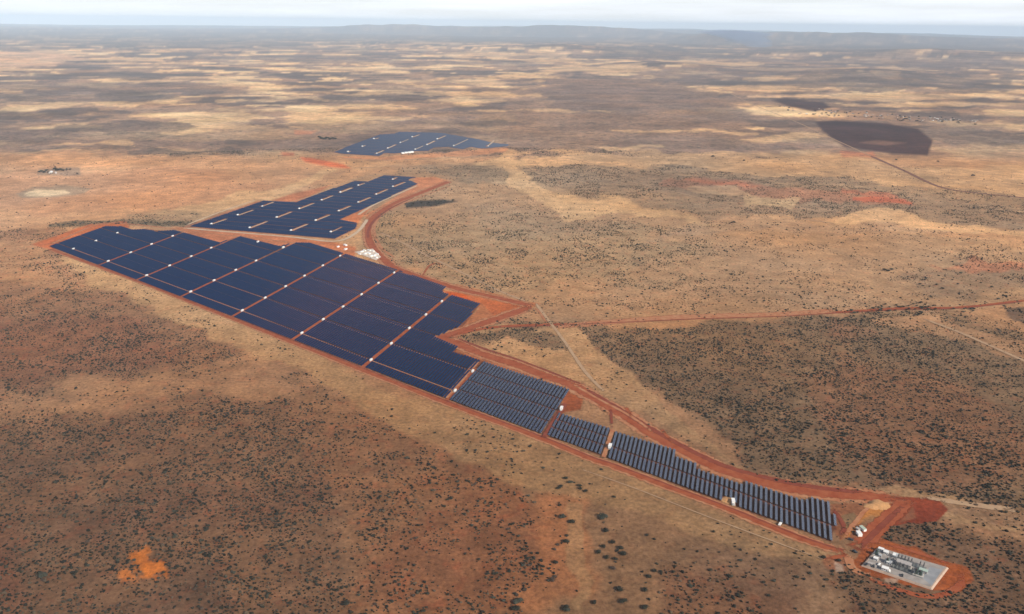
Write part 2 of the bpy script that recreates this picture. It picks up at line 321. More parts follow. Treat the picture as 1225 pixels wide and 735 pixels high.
    nearw = sstep(2600, 900, d)
    col = col * (1.12 - .56 * nearw)[:, None] * (np.array((1.03, .98, .95)) + nearw[:, None] * (np.array((1.10, .98, .93)) - np.array((1.03, .98, .95))))      # nearer soil is redder; its darkening paints in vignette and light falloff
    return np.clip(col, .012, .8), scrub

def height(x, y):
    d = np.hypot(x, y)
    a = np.degrees(np.arctan2(x, y))
    amp = sstep(14000, 30000, d) * 60 + sstep(28000, 52000, d) * 330
    ctr = .25 + .75 * np.exp(-((a - 4) / 15.0) ** 2) + .35 * np.exp(-((a - 24) / 7.0) ** 2)
    r = fbm(x / 9000, y / 9000, 201, 6); r2 = fbm(x / 23000, y / 5200, 222, 4)
    h = amp * ctr * np.clip((r * .55 + r2 * .75 - .42) * 2.2, 0, 1.5)
    # low dark ridges of the middle distance
    for (ax_, d0, w, l, hh) in ((10.5, 13500, 1300, 3.2, 75), (2.5, 21000, 2200, 4.5, 95), (22, 12500, 1500, 4.5, 60), (27, 22000, 2500, 8, 140), (13.5, 36000, 2500, 2.2, 330), (19, 42000, 3500, 7, 300), (4, 47000, 3500, 9, 420), (-8, 52000, 3500, 6, 380), (-19, 9000, 500, 3, 18)):
        h = h + hh * np.exp(-((d - d0) / w) ** 2 - ((a - ax_) / l) ** 2) * (.6 + .8 * fbm(x / 1500, y / 1500, 233))
    return np.minimum(h, 800)

azs = np.radians(np.concatenate([np.arange(-180, -48, 6), np.arange(-48, 48, .105), np.arange(48, 180, 6)]))
dep = np.arctan2(np.concatenate([np.arange(1050, 700, -6.0), np.arange(700, 9.5, -1.3)]), FPX)       # depression angle grid, roughly even in the view
rr = np.concatenate([[30, 200, 400, 560], H / np.tan(dep)])
rr = rr[np.concatenate([[True] * 4, rr[4:] > 570])]
rr = np.concatenate([rr, [66000, 74000, 84000]])
A, R_ = np.meshgrid(azs, rr, indexing='xy')
gx = (R_ * np.sin(A)).ravel(); gy = (R_ * np.cos(A)).ravel()
gcol, gscr = ground_fields(gx, gy)
gz = height(gx, gy)
nr, na = len(rr), len(azs)
verts = np.empty((nr * na + 1, 3)); verts[:-1, 0] = gx; verts[:-1, 1] = gy; verts[:-1, 2] = gz; verts[-1] = (0, 0, 0)
i0 = (np.arange(nr - 1)[:, None] * na + np.arange(na)[None, :]); nx = (np.arange(na) + 1) % na
i1 = (np.arange(nr - 1)[:, None] * na + nx[None, :])
quads = np.stack([i0, i0 + na, i1 + na, i1], -1).reshape(-1, 4)
tris = np.stack([np.full(na, nr * na), np.arange(na), nx], -1)

def np_mesh(name, verts, quads=None, tris=None, smooth=False):
    me = bpy.data.meshes.new(name)
    verts = np.asarray(verts, np.float32)
    nq = 0 if quads is None else len(quads); ntr = 0 if tris is None else len(tris)
    loops = []
    if nq: loops.append(np.asarray(quads, np.int32).ravel())
    if ntr: loops.append(np.asarray(tris, np.int32).ravel())
    loops = np.concatenate(loops)
    starts = np.concatenate([np.arange(nq) * 4, nq * 4 + np.arange(ntr) * 3]).astype(np.int32)
    me.vertices.add(len(verts)); me.vertices.foreach_set('co', verts.ravel())
    me.loops.add(len(loops)); me.loops.foreach_set('vertex_index', loops)
    me.polygons.add(nq + ntr); me.polygons.foreach_set('loop_start', starts)
    me.polygons.foreach_set('use_smooth', np.full(nq + ntr, smooth))
    me.update(calc_edges=True); me.validate()
    return me
def add_col(me, name, rgb):
    a = me.color_attributes.new(name, 'FLOAT_COLOR', 'POINT')
    a.data.foreach_set('color', np.concatenate([rgb, np.ones((len(rgb), 1))], 1).astype(np.float32).ravel())
def add_f(me, name, v):
    a = me.attributes.new(name, 'FLOAT', 'POINT'); a.data.foreach_set('value', np.asarray(v, np.float32))
def link(name, me, parent=None, loc=None):
    o = bpy.data.objects.new(name, me); C.objects.link(o)
    if loc is not None: o.location = loc
    if parent is not None: o.parent = parent
    return o
def tag(o, label=None, cat=None, group=None, kind=None):
    if label: o['label'] = label
    if cat: o['category'] = cat
    if group: o['group'] = group
    if kind: o['kind'] = kind
    return o

# ------------------------------------------------------------------ materials
def new_mat(name):
    mt = bpy.data.materials.new(name); mt.use_nodes = True
    n = mt.node_tree; b = n.nodes['Principled BSDF']; return mt, n, b
def noise(n, scale, detail=4, vec=None, rough=.55):
    t = n.nodes.new('ShaderNodeTexNoise'); t.inputs['Scale'].default_value = scale; t.inputs['Detail'].default_value = detail
    t.inputs['Roughness'].default_value = rough
    if vec: n.links.new(vec, t.inputs['Vector'])
    return t.outputs['Fac']
def mrange(n, s, a, b, c, d):
    t = n.nodes.new('ShaderNodeMapRange'); n.links.new(s, t.inputs[0])
    for i, v in enumerate((a, b, c, d)): t.inputs[i + 1].default_value = v
    return t.outputs[0]
def mth(n, op, a, b=None):
    t = n.nodes.new('ShaderNodeMath'); t.operation = op
    for i, v in enumerate((a, b)):
        if v is None: continue
        if isinstance(v, (int, float)): t.inputs[i].default_value = v
        else: n.links.new(v, t.inputs[i])
    return t.outputs[0]
def mixc(n, fac, a, b, mode='MIX'):
    t = n.nodes.new('ShaderNodeMix'); t.data_type = 'RGBA'; t.blend_type = mode
    for s, v in (('Factor', fac), ('A', a), ('B', b)):
        if isinstance(v, (int, float)): t.inputs[s].default_value = v
        elif isinstance(v, tuple): t.inputs[s].default_value = (*v, 1)
        else: n.links.new(v, t.inputs[s])
    return t.outputs['Result']
def simple(name, col, rough=.7, metal=0, var=.15, scale=3.0, spec=.5):
    mt, n, b = new_mat(name)
    tcn = n.nodes.new('ShaderNodeTexCoord')
    f = mrange(n, noise(n, scale, 4, tcn.outputs['Object']), .3, .7, 1 - var, 1 + var)
    cmb = n.nodes.new('ShaderNodeCombineColor')
    for i in range(3): n.links.new(f, cmb.inputs[i])
    n.links.new(mixc(n, 1.0, tuple(col), cmb.outputs[0], 'MULTIPLY'), b.inputs['Base Color'])
    b.inputs['Roughness'].default_value = rough; b.inputs['Metallic'].default_value = metal
    b.inputs['Specular IOR Level'].default_value = spec
    return mt

def ground_material():
    mt, n, b = new_mat('veld_soil')
    geo = n.nodes.new('ShaderNodeNewGeometry'); pos = geo.outputs['Position']
    at_ = n.nodes.new('ShaderNodeAttribute'); at_.attribute_name = 'soil'
    sc = n.nodes.new('ShaderNodeAttribute'); sc.attribute_name = 'scrub'
    fr = n.nodes.new('ShaderNodeAttribute'); fr.attribute_name = 'tuft'
    # tufts, grain and mottling
    f1 = mrange(n, noise(n, 1 / 45, 6, pos, .62), .3, .7, .72, 1.3)
    f2 = mrange(n, noise(n, 1 / 6.5, 6, pos, .72), .3, .7, .52, 1.5)
    f3 = mrange(n, noise(n, 1 / 1.3, 2, pos, .6), .3, .7, .9, 1.1)
    f = mth(n, 'MULTIPLY', mth(n, 'MULTIPLY', f1, f2), f3)
    cmb = n.nodes.new('ShaderNodeCombineColor')
    for i in range(3): n.links.new(f, cmb.inputs[i])
    col = mixc(n, 1.0, at_.outputs['Color'], cmb.outputs[0], 'MULTIPLY')
    ff = mrange(n, noise(n, 1 / 420, 10, pos, .74), .34, .66, .58, 1.42)
    fm = mixc(n, fr.outputs['Fac'], (1., 1., 1.), mixc(n, 1.0, (1., 1., 1.), ff, 'MULTIPLY'))
    col = mixc(n, 1.0, col, fm, 'MULTIPLY')
    # bare red soil between the grass
    rs = mrange(n, noise(n, 1 / 22, 5, pos, .6), .52, .70, 0, .5)
    col = mixc(n, mth(n, 'MULTIPLY', rs, mrange(n, sc.outputs['Fac'], 0, .5, .15, 1)), col, mixc(n, 1.0, col, (1.28, .74, .62), 'MULTIPLY'))
    # clumps of bush in the distance, too small to be modelled one by one
    vo = n.nodes.new('ShaderNodeTexVoronoi'); vo.inputs['Scale'].default_value = 1 / 11.0; n.links.new(pos, vo.inputs['Vector'])
    d1 = mrange(n, vo.outputs['Distance'], .22, .42, 1, 0)
    vo2 = n.nodes.new('ShaderNodeTexVoronoi'); vo2.inputs['Scale'].default_value = 1 / 34.0; n.links.new(pos, vo2.inputs['Vector'])
    d2 = mrange(n, vo2.outputs['Distance'], .2, .45, 1, 0)
    pt = mrange(n, noise(n, 1 / 140, 7, pos, .7), .42, .6, .15, 1)
    dd = mth(n, 'MULTIPLY', mth(n, 'MAXIMUM', mth(n, 'MULTIPLY', d1, .8), mth(n, 'MULTIPLY', d2, .9)), pt)
    w = mth(n, 'MULTIPLY', mth(n, 'MULTIPLY', dd, fr.outputs['Fac']), mrange(n, sc.outputs['Fac'], .02, .75, .04, .95))
    col = mixc(n, w, col, (.055, .05, .036))
    n.links.new(col, b.inputs['Base Color'])
    b.inputs['Roughness'].default_value = .95; b.inputs['Specular IOR Level'].default_value = .1
    bp = n.nodes.new('ShaderNodeBump'); bp.inputs['Distance'].default_value = .5; bp.inputs['Strength'].default_value = .45
    n.links.new(noise(n, 1 / 4.0, 4, pos, .6), bp.inputs['Height']); n.links.new(bp.outputs[0], b.inputs['Normal'])
    return mt
me = np_mesh('ground', verts, quads, tris, True)
add_col(me, 'soil', np.vstack([gcol, gcol[:1]])); add_f(me, 'scrub', np.append(gscr, 0))
gd = np.hypot(gx, gy); add_f(me, 'tuft', np.append(sstep(2500, 4200, gd), 0))
me.materials.append(ground_material())
tag(link('ground', me), kind='structure')

def haze_material(density, col=(.62, .80, 1.0)):
    mt = bpy.data.materials.new('haze_air'); mt.use_nodes = True; n = mt.node_tree; n.nodes.clear()
    v = n.nodes.new('ShaderNodeVolumePrincipled'); v.inputs['Density'].default_value = density
    v.inputs['Color'].default_value = (*col, 1); v.inputs['Anisotropy'].default_value = -.22
    o = n.nodes.new('ShaderNodeOutputMaterial'); n.links.new(v.outputs[0], o.inputs['Volume']); return mt
bm = bmesh.new(); bmesh.ops.create_cube(bm, size=1)
me = bpy.data.meshes.new('haze'); bm.to_mesh(me); bm.free(); me.materials.append(haze_material(2.2e-5))
hz = link('haze', me, loc=(0, 0, 412)); hz.scale = (180000, 180000, 828); tag(hz, kind='stuff')
hz['label'] = 'pale blue haze over the distant plain'; hz['category'] = 'haze'

# ------------------------------------------------------------------ roads
def road_material(name, c1, c2, soft=.55):
    mt, n, b = new_mat(name)
    geo = n.nodes.new('ShaderNodeNewGeometry'); pos = geo.outputs['Position']
    e = n.nodes.new('ShaderNodeAttribute'); e.attribute_name = 'edge'
    col = mixc(n, mrange(n, noise(n, 1 / 14, 5, pos, .65), .35, .65, 0, 1), c1, c2)
    col = mixc(n, mrange(n, noise(n, 1 / 3, 3, pos, .6), .3, .7, 0, .3), col, mixc(n, 1.0, col, (.6, .55, .55), 'MULTIPLY'))
    n.links.new(col, b.inputs['Base Color']); b.inputs['Roughness'].default_value = .95; b.inputs['Specular IOR Level'].default_value = .1
    s = mth(n, 'ADD', e.outputs['Fac'], mrange(n, noise(n, 1 / 9, 4, pos, .65), .3, .7, -.42, .42))
    n.links.new(mrange(n, s, .18, soft, 0, 1), b.inputs['Alpha'])
    return mt
M_ROAD = road_material('red_earth_road', (.28, .062, .024), (.36, .105, .045))
M_DARK = road_material('dark_red_track', (.20, .045, .026), (.26, .07, .038))
M_VERGE = road_material('orange_verge', (.38, .135, .062), (.46, .23, .12))
M_PALE = road_material('pale_track', (.50, .36, .24), (.60, .46, .33))
M_FAINT = road_material('faint_track', (.40, .25, .15), (.46, .31, .19))
M_BROWN = road_material('brown_track', (.20, .09, .06), (.24, .12, .08))
ZL = [.25]
def catmull(pts, step):
    P = [pts[0]] + list(pts) + [pts[-1]]; out = []
    for i in range(1, len(P) - 2):
        p0, p1, p2, p3 = (np.array(q) for q in P[i - 1:i + 3]); L = np.linalg.norm(p2 - p1); k = max(2, int(L / step))
        for j in range(k):
            t = j / k
            out.append(.5 * (2 * p1 + (p2 - p0) * t + (2 * p0 - 5 * p1 + 4 * p2 - p3) * t * t + (3 * p1 - p0 - 3 * p2 + p3) * t ** 3))
    out.append(np.array(P[-2])); return np.array(out)
def road(pxs, width, mat, name='road', curve=True, cat=None):
    pts = ats(pxs)
    c = catmull(pts, 15) if curve else np.array([pts[0] + (pts[-1] - pts[0]) * t for t in np.linspace(0, 1, 12)])
    t = np.gradient(c, axis=0); t /= np.linalg.norm(t, axis=1)[:, None] + 1e-9; nrm = np.stack([-t[:, 1], t[:, 0]], 1)
    ZL[0] += .012; z = ZL[0]
    w = width / 2 * (1 + .25 * (fbm(c[:, 0] / 40, c[:, 1] / 40, 5) - .5) * 2)
    V = []; E_ = []
    for k, ed in ((-1.35, 0), (-.7, 1), (0, 1.1), (.7, 1), (1.35, 0)):
        q = c + nrm * (w * k)[:, None]; V.append(np.column_stack([q, np.full(len(q), z)]))
        ef = np.full(len(q), float(ed)); 
        if curve: ef = ef * np.minimum(1, np.minimum(np.arange(len(ef)), np.arange(len(ef))[::-1]) / 3.0)
        E_.append(ef)
    V = np.stack(V, 1).reshape(-1, 3); E_ = np.stack(E_, 1).ravel()
    nseg = len(c) - 1; i = (np.arange(nseg)[:, None] * 5 + np.arange(4)[None, :])
    q = np.stack([i, i + 1, i + 6, i + 5], -1).reshape(-1, 4)
    me = np_mesh(name, V, q[:, ::-1] if False else q); add_f(me, 'edge', E_); me.materials.append(mat)
    return tag(link(name, me), kind='structure')
R1 = [(538, 217), (524, 222.5), (500.6, 232), (477, 241), (457.5, 252), (444, 263), (440.4, 273), (441, 285), (446.5, 297), (460, 311), (473, 321), (505, 332), (545.5, 345), (599.4, 357.5), (637, 366.6)]
R2 = [(637, 366.6), (618, 373.5), (599.4, 380), (567, 391), (540, 400), (528, 404.5), (542.8, 409), (577, 424), (616, 436), (655, 451), (683.6, 461), (712, 477), (753, 500.5), (780, 519), (810, 535), (836, 548), (860, 560.6), (904.7, 574.5), (964, 587.5), (1038.8, 594), (1083.5, 599)]
R3 = [(1090, 596), (1080.5, 604), (1066, 617), (1050.7, 631), (1035, 647), (1018, 662)]
FENCE = [(59.6, 298), (162.5, 335.5), (216.3, 357), (340, 406), (425, 439.5), (528, 480), (645.3, 524), (711.5, 551), (727, 555.5), (805.5, 585), (868.7, 608.5), (964.3, 647), (1020.9, 664)]
road(R1, 33, M_VERGE); road(R2, 34, M_VERGE)
road(R1, 18, M_ROAD); road(R2, 20, M_ROAD); road(R3, 22, M_ROAD)
road([(540, 222), (505, 235), (475, 247), (456, 258), (449, 268), (448, 280), (456, 296), (472, 309)], 8, M_VERGE)
road([(496, 236), (470, 248), (450, 262), (441, 275), (440.5, 286)], 7, M_DARK)
road([(545, 404), (575, 416), (618, 430), (660, 446), (700, 462)], 6, M_DARK)
road([(700, 465), (735, 486), (770, 508), (800, 525), (840, 546), (880, 562), (960, 581), (1040, 590)], 9, M_DARK)
road([(683, 458), (715, 477), (756, 499), (784, 520)], 5, M_VERGE)
road(FENCE, 17, M_VERGE); road(FENCE, 9, M_ROAD)
road([(p[0] + 1, p[1] - 2.2) for p in FENCE], 3.0, M_DARK)
road([(1086, 600), (1070, 615), (1052, 632), (1036, 648), (1024, 660)], 7, M_DARK)
road([(1032, 690), (1060, 701), (1100, 713), (1130, 712), (1150, 698), (1148, 684)], 7, M_ROAD)
road([(1046, 650), (1075, 655), (1110, 666), (1140, 676)], 6, M_ROAD)
road([(1020, 662), (1016, 668), (1018, 678), (1030, 686), (1048, 690)], 11, M_VERGE)
road([(984, 672), (1000, 667), (1018, 662)], 7, M_ROAD)
road([(1005, 650), (1014, 636), (1026, 622), (1038, 608), (1060, 603)], 6, M_VERGE)
road([(994, 606), (1004, 620), (1010, 632), (1004, 646)], 6, M_DARK)
road([(536, 404), (560, 397), (600, 391), (640, 389), (700, 387), (820, 381), (930, 378), (1000, 374), (1080, 369), (1150, 368), (1225, 360), (1320, 352)], 11, M_ROAD)
road([(660, 392), (720, 386.5), (820, 379.5), (930, 376.5), (1000, 371.5)], 26, M_VERGE)
road([(600, 392.5), (700, 388), (820, 382.5), (930, 379), (1000, 375), (1080, 371), (1150, 369), (1225, 361)], 4, M_DARK)
road([(637, 366), (646, 374), (652, 384), (662, 390)], 5, M_VERGE)
road([(640, 362), (655, 382), (676, 410), (700, 445), (724, 470)], 6, M_FAINT)
road([(454, 278), (480, 290), (510, 306), (540, 320), (590, 345), (632, 362)], 6, M_FAINT)
road([(505, 331), (514, 318), (524, 315), (530, 319)], 5, M_ROAD)
road([(732, 514), (731, 495), (730, 488)], 4, M_DARK)
road([(808, 534), (796, 520), (790, 512)], 6, M_ROAD)
road([(756, 500), (750, 490), (748, 487)], 6, M_ROAD)
road([(218, 273), (259, 276.5), (349, 284), (400, 289), (426, 279), (440, 262)], 10, M_PALE)
road([(60, 293), (118, 268.5), (150, 268), (206, 274), (263, 281), (345, 290), (400, 300), (440, 300)], 8, M_VERGE)
road([(222, 270), (262, 254.5), (308, 239)], 7, M_PALE)
road([(308, 239), (350, 241.5), (424, 215.5), (456, 209), (498, 211)], 6, M_FAINT)
road([(500, 222), (450, 244), (428, 258)], 9, M_PALE)
road([(1042, 187), (1060, 195), (1085, 206), (1105, 216), (1125, 224), (1150, 229), (1225, 237), (1300, 245)], 16, M_BROWN)
road([(860, 105), (900, 125), (950, 145), (1000, 168), (1042, 187)], 7, M_FAINT)
road([(420, 202), (480, 199), (560, 201), (700, 208), (790, 226), (900, 252), (1000, 268)], 6, M_FAINT)
road([(408, 190), (470, 192), (560, 188), (700, 186), (860, 184)], 11, M_FAINT)

road([(690, 560), (760, 585), (850, 620), (930, 650), (990, 672)], 1.6, M_FAINT)
road([(1225, 612), (1160, 604), (1100, 594)], 10, M_FAINT)
road([(1100, 380), (1140, 395), (1180, 412), (1260, 448)], 8, M_FAINT)

# ------------------------------------------------------------------ solar tables
def glass_mat(name, grid, spec):
    mt, n, b = new_mat(name)
    tcn = n.nodes.new('ShaderNodeTexCoord'); pos = tcn.outputs['Object']
    col = mixc(n, mrange(n, noise(n, .08, 3, pos), .3, .7, 0, 1), ((.002, .0085, .036) if grid else (.0003, .0085, .042)), ((.004, .012, .050) if grid else (.0008, .012, .058)))
    if grid:
        sp = n.nodes.new('ShaderNodeSeparateXYZ'); n.links.new(pos, sp.inputs[0])
        fy = mth(n, 'FRACT', mth(n, 'MULTIPLY', sp.outputs[1], 1.0)); fx = mth(n, 'FRACT', mth(n, 'ADD', mth(n, 'MULTIPLY', sp.outputs[0], 1 / 1.98), 0.0))
        e = mth(n, 'MAXIMUM', mth(n, 'LESS_THAN', fy, .04), mth(n, 'LESS_THAN', fx, .03))
        col = mixc(n, e, col, (.34, .36, .38))
    n.links.new(col, b.inputs['Base Color']); b.inputs['Roughness'].default_value = .12 if grid else .3
    b.inputs['IOR'].default_value = 1.5; b.inputs['Specular IOR Level'].default_value = spec
    return mt
M_GLASS = glass_mat('solar_glass', True, .62); M_GLASS_FAR = glass_mat('solar_glass_plain', False, .14)  # one glass in two copies; farther one bluer, duller to imitate reflection
M_STEEL = simple('galvanised_steel', (.30, .31, .32), .5, .7, .15)
TILT = math.radians(27); SLOPE = 3.55; LOWZ = .55; HW = SLOPE * math.cos(TILT) / 2; HIZ = LOWZ + SLOPE * math.sin(TILT)
def boxverts(c, s, basis=None):
    v = np.array([[x, y, z] for x in (-.5, .5) for y in (-.5, .5) for z in (-.5, .5)]) * np.array(s)
    if basis is not None: v = v @ np.array(basis)
    return v + np.array(c)
BQ = np.array([[0, 1, 3, 2], [4, 6, 7, 5], [0, 4, 5, 1], [2, 3, 7, 6], [0, 2, 6, 4], [1, 5, 7, 3]])
class MB:
    def __init__(s): s.v = []; s.q = []; s.n = 0
    def box(s, c, sz, basis=None):
        s.v.append(boxverts(c, sz, basis)); s.q.append(BQ + s.n); s.n += 8; return s
    def tube(s, a, b, r, k=6, r2=None):
        a = np.array(a, float); b = np.array(b, float); d = b - a; d /= np.linalg.norm(d)
        u = np.cross(d, (0, 0, 1) if abs(d[2]) < .9 else (1, 0, 0)); u /= np.linalg.norm(u); w = np.cross(d, u); r2 = r if r2 is None else r2
        an = np.linspace(0, 2 * math.pi, k, endpoint=False)
        ring = np.cos(an)[:, None] * u + np.sin(an)[:, None] * w
        s.v.append(np.vstack([a + ring * r, b + ring * r2, a[None], b[None]]))
        for i in range(k):
            j = (i + 1) % k
            s.q.append(np.array([[i, j, k + j, k + i], [i, 2 * k, 2 * k, j], [k + i, k + j, 2 * k + 1, 2 * k + 1]])[:1] + s.n)
        s.caps = getattr(s, 'caps', []); 
        for i in range(k):
            j = (i + 1) % k
            s.caps.append([s.n + j, s.n + i, s.n + 2 * k]); s.caps.append([s.n + k + i, s.n + k + j, s.n + 2 * k + 1])
        s.n += 2 * k + 2; return s
    def poly(s, v, q):
        v = np.array(v, float); s.v.append(v); s.q.append(np.array(q) + s.n); s.n += len(v); return s
    def mesh(s, name, mat, smooth=False):
        me = np_mesh(name, np.vstack(s.v), np.vstack(s.q) if s.q else None, np.array(s.caps) if getattr(s, 'caps', None) else None, smooth)
        me.materials.append(mat); return me
    def build(s, name, mat, parent=None, smooth=False): return link(name, s.mesh(name, mat, smooth), parent)
tb = np.array([[math.cos(TILT), 0, -math.sin(TILT)], [0, 1, 0], [math.sin(TILT), 0, math.cos(TILT)]])   # local x runs down the slope
def table_meshes(L):
    k = MB().box((0, 0, (LOWZ + HIZ) / 2), (SLOPE, L, .05), tb).mesh('panel_face', M_GLASS)
    f = MB(); n = max(3, int(L / 5))
    for i in range(n):
        y = -L / 2 + 1 + (L - 2) * i / (n - 1)
        f.box((-1.1, y, (HIZ - .55) / 2), (.12, .12, HIZ - .55)); f.box((1.1, y, (LOWZ + .33) / 2), (.12, .12, LOWZ + .33))
        f.box((0, y, (LOWZ + HIZ) / 2 - .14), (SLOPE - .3, .08, .12), tb)
    for sx in (-1.0, 1.0):
        f.box((sx * math.cos(TILT), 0, (LOWZ + HIZ) / 2 - .07 - sx * math.sin(TILT)), (.08, L - .2, .08), tb)
    fr = f.mesh('support_frame', M_STEEL)
    e = MB()
    for sx in (-1, 1): e.box((sx * (SLOPE / 2 + .03) * math.cos(TILT), 0, (LOWZ + HIZ) / 2 - sx * (SLOPE / 2 + .03) * math.sin(TILT)), (.06, L, .07), tb)
    ed = e.mesh('edge_rail', simple('aluminium_rail', (.55, .56, .58), .4, .6, .08)) if L in () else e.mesh('edge_rail', M_RAIL)
    return k, fr, ed
M_RAIL = simple('aluminium_rail', (.50, .51, .53), .45, .6, .08)
PITCH_M = 6.4
def linept(p, d, q0, q1):
    """intersection of p+t d with line q0-q1 -> t"""
    e = q1 - q0; den = d[0] * e[1] - d[1] * e[0]
    if abs(den) < 1e-9: return None, None
    w = q0 - p; return (w[0] * e[1] - w[1] * e[0]) / den, (w[0] * d[1] - w[1] * d[0]) / den
def inside_intervals(p, d, poly):
    ts = []
    for i in range(len(poly)):
        t, s = linept(p, d, poly[i], poly[(i + 1) % len(poly)])
        if t is not None and 0 <= s < 1: ts.append(t)
    ts.sort(); return [(ts[i], ts[i + 1]) for i in range(0, len(ts) - 1, 2)]
segs = []      # (block, tier, cx, cy, length, angle)
def fill(poly_px, A_, B_, bottom, cuts, block, insetA=6., insetB=6., strips=()):
    """rows between guide lines A_ and B_ (pixel pairs bottom, top); cuts(t-list) along each row from the bottom line"""
    poly = ats(poly_px); a0, a1 = ats(A_); b0, b1 = ats(B_); q0, q1 = ats(bottom)
    da = a1 - a0; da /= np.linalg.norm(da); db = b1 - b0; db /= np.linalg.norm(db)
    ta, _ = linept(a0, da, q0, q1); tb_, _ = linept(b0, db, q0, q1)
    pa = a0 + da * ta; pb = b0 + db * tb_
    n_ = np.array((da[1], -da[0])); e = (pb - pa); wperp = abs(e @ n_); sc = np.linalg.norm(e) / wperp
    u = e / np.linalg.norm(e); pa = pa + u * insetA * sc; pb = pb - u * insetB * sc
    w = wperp - insetA - insetB; n = max(2, int(round(w / PITCH_M)) + 1)
    for i in range(n):
        f = i / (n - 1); p = pa + (pb - pa) * f; d = da + (db - da) * f; d /= np.linalg.norm(d)
        ang = math.atan2(d[1], d[0]) - math.pi / 2
        for t0, t1 in inside_intervals(p, d, poly):
            cs = [c for c in cuts if t0 + 4 < c[0] < t1 - 4]
            edges = [(t0, 0)] + cs + [(t1, 0)]
            for j in range(len(edges) - 1):
                s0 = edges[j][0] + edges[j][1] / 2; s1 = edges[j + 1][0] - edges[j + 1][1] / 2
                tier = sum(1 for c in cuts if c[0] <= (s0 + s1) / 2)
                pieces = [(s0, s1)]
                for (k0, k1) in strips:
                    r0, r1 = (k0 - p) @ d, (k1 - p) @ d; mid = (k0 + k1) / 2 - p; off = abs(mid[0] * d[1] - mid[1] * d[0])
                    if off < 6.0:
                        new = []
                        for x0, x1 in pieces:
                            lo, hi = min(r0, r1), max(r0, r1)
                            if hi < x0 or lo > x1: new.append((x0, x1)); continue
                            if lo > x0: new.append((x0, lo))
                            if hi < x1: new.append((hi, x1))
                        pieces = new
                for x0, x1 in pieces:
                    if x1 - x0 > 6: c = p + d * (x0 + x1) / 2; segs.append((block, tier, c[0], c[1], x1 - x0, ang, i))
bottom = [(59.6, 295.5), (527.8, 475.3)]
D = np.linalg.norm(at(*COLS[4][5]) - at(*COLS[4][0])) / 5
def main_cuts(col):
    a0 = at(*col[0]); d = at(*col[-1]) - a0; d /= np.linalg.norm(d)
    t, _ = linept(a0, d, at(*bottom[0]), at(*bottom[1])); t0 = -t
    out = []
    for k in range(-1, 9):
        out.append((t0 + k * D, 4.0)); out.append((t0 + (k + .5) * D, .6))
    return sorted(c for c in out if c[0] > 5)
leftcorner = [(59.6, 295.5), (59.6 + 53, 295.5 - 19)]
fill(MAIN, leftcorner, [COLS[0][0], COLS[0][-1]], bottom, main_cuts(COLS[0]), 'main', 2, 4)
for i in range(7):
    fill(MAIN, [COLS[i][0], COLS[i][-1]], [COLS[i + 1][0], COLS[i + 1][-1]], bottom, main_cuts(COLS[i]), 'main', 4 if i < 1 else 7, 7)
def tier_cuts(L, n): return [(L * (k + 1) / n, 3.5) for k in range(n - 1)]
def plen(a, b): return np.linalg.norm(at(*a) - at(*b))
fill(MAIN, [(540, 474.5), (574, 437)], [(646.5, 519.4), (680.8, 466.7)], [(527.8, 475.3), (646.5, 519.4)], tier_cuts(plen((646.5, 519.4), (680.8, 466.7)), 4), 'wide block', 5, 1)
fill(STRIP9, [(655.8, 521.9), (669.4, 495.2)], [(717.9, 544.2), (728.8, 513.2)], [(655.8, 521.9), (717.9, 544.2)], tier_cuts(plen((717.9, 544.2), (728.8, 513.2)), 3), 'short block', 1, 1)
fill(STRIP10, [(728.2, 549.1), (736.9, 517.5)], [(994.5, 648), (991, 601.6)], [(728.2, 549.1), (994.5, 648)], tier_cuts(plen((864.3, 600.3), (862, 571)) * 1.12, 2), 'end block', 1, -6)
def s200(a): return (200 + a[0] / 5.568, 200 + a[1] / 5.568)
def s400(a): return (400 + a[0] / 5.568, 200 + a[1] / 5.568)
def s390(a): return (390 + a[0] / 5.326, 145 + a[1] / 5.326)
mstrips = [[s200(a), s200(b)] for a, b in (((290, 385), (400, 348)), ((465, 325), (575, 288)), ((630, 268), (710, 235)), ((545, 410), (665, 365)), ((725, 340), (825, 303)), ((875, 283), (980, 243)),
           ((1025, 225), (1105, 193)), ((820, 428), (935, 383)), ((985, 360), (1085, 322)), ((1085, 438), (1165, 405)), ((1150, 172), (1225, 140)))] + \
          [[s400(a), s400(b)] for a, b in (((25, 298), (110, 262)), ((155, 240), (240, 205)), ((275, 187), (355, 152)), ((385, 135), (475, 103)), ((35, 175), (120, 140)), ((155, 127), (205, 110)), ((385, 87), (415, 72)))]
fstrips = [[s390(a), s390(b)] for a, b in (((135, 200), (160, 194)), ((320, 212), (365, 188)), ((390, 178), (440, 152)), ((470, 142), (525, 118)), ((545, 105), (600, 88)), ((565, 185), (620, 160)),
           ((640, 155), (690, 128)), ((705, 118), (765, 95)), ((810, 162), (905, 118)), ((1030, 165), (1070, 125)), ((228, 166), (250, 157)), ((300, 117), (350, 108)))]
mw = [tuple(ats(s)) for s in mstrips]; fw = [tuple(ats(s)) for s in fstrips]
dm = at(*mstrips[9 - 2][1]) - at(*mstrips[7][0])
cutsM = [(k * D * .5, 5.0 if k % 2 == 0 else 2.5) for k in range(-60, 60)]
fill(MID, [mstrips[0][0], mstrips[2][1]], [mstrips[3][0], (420, 225.5)], [(200, 269), (430, 289)], cutsM, 'mid', -40, 0, mw)
fill(MID, [mstrips[3][0], (420, 225.5)], [mstrips[7][0], mstrips[14][1]], [(200, 269), (430, 289)], cutsM, 'mid', 7, 0, mw)
fill(MID, [mstrips[7][0], mstrips[14][1]], [(394, 279), (475, 240.6)], [(200, 269), (430, 289)], cutsM, 'mid', 7, -150, mw)
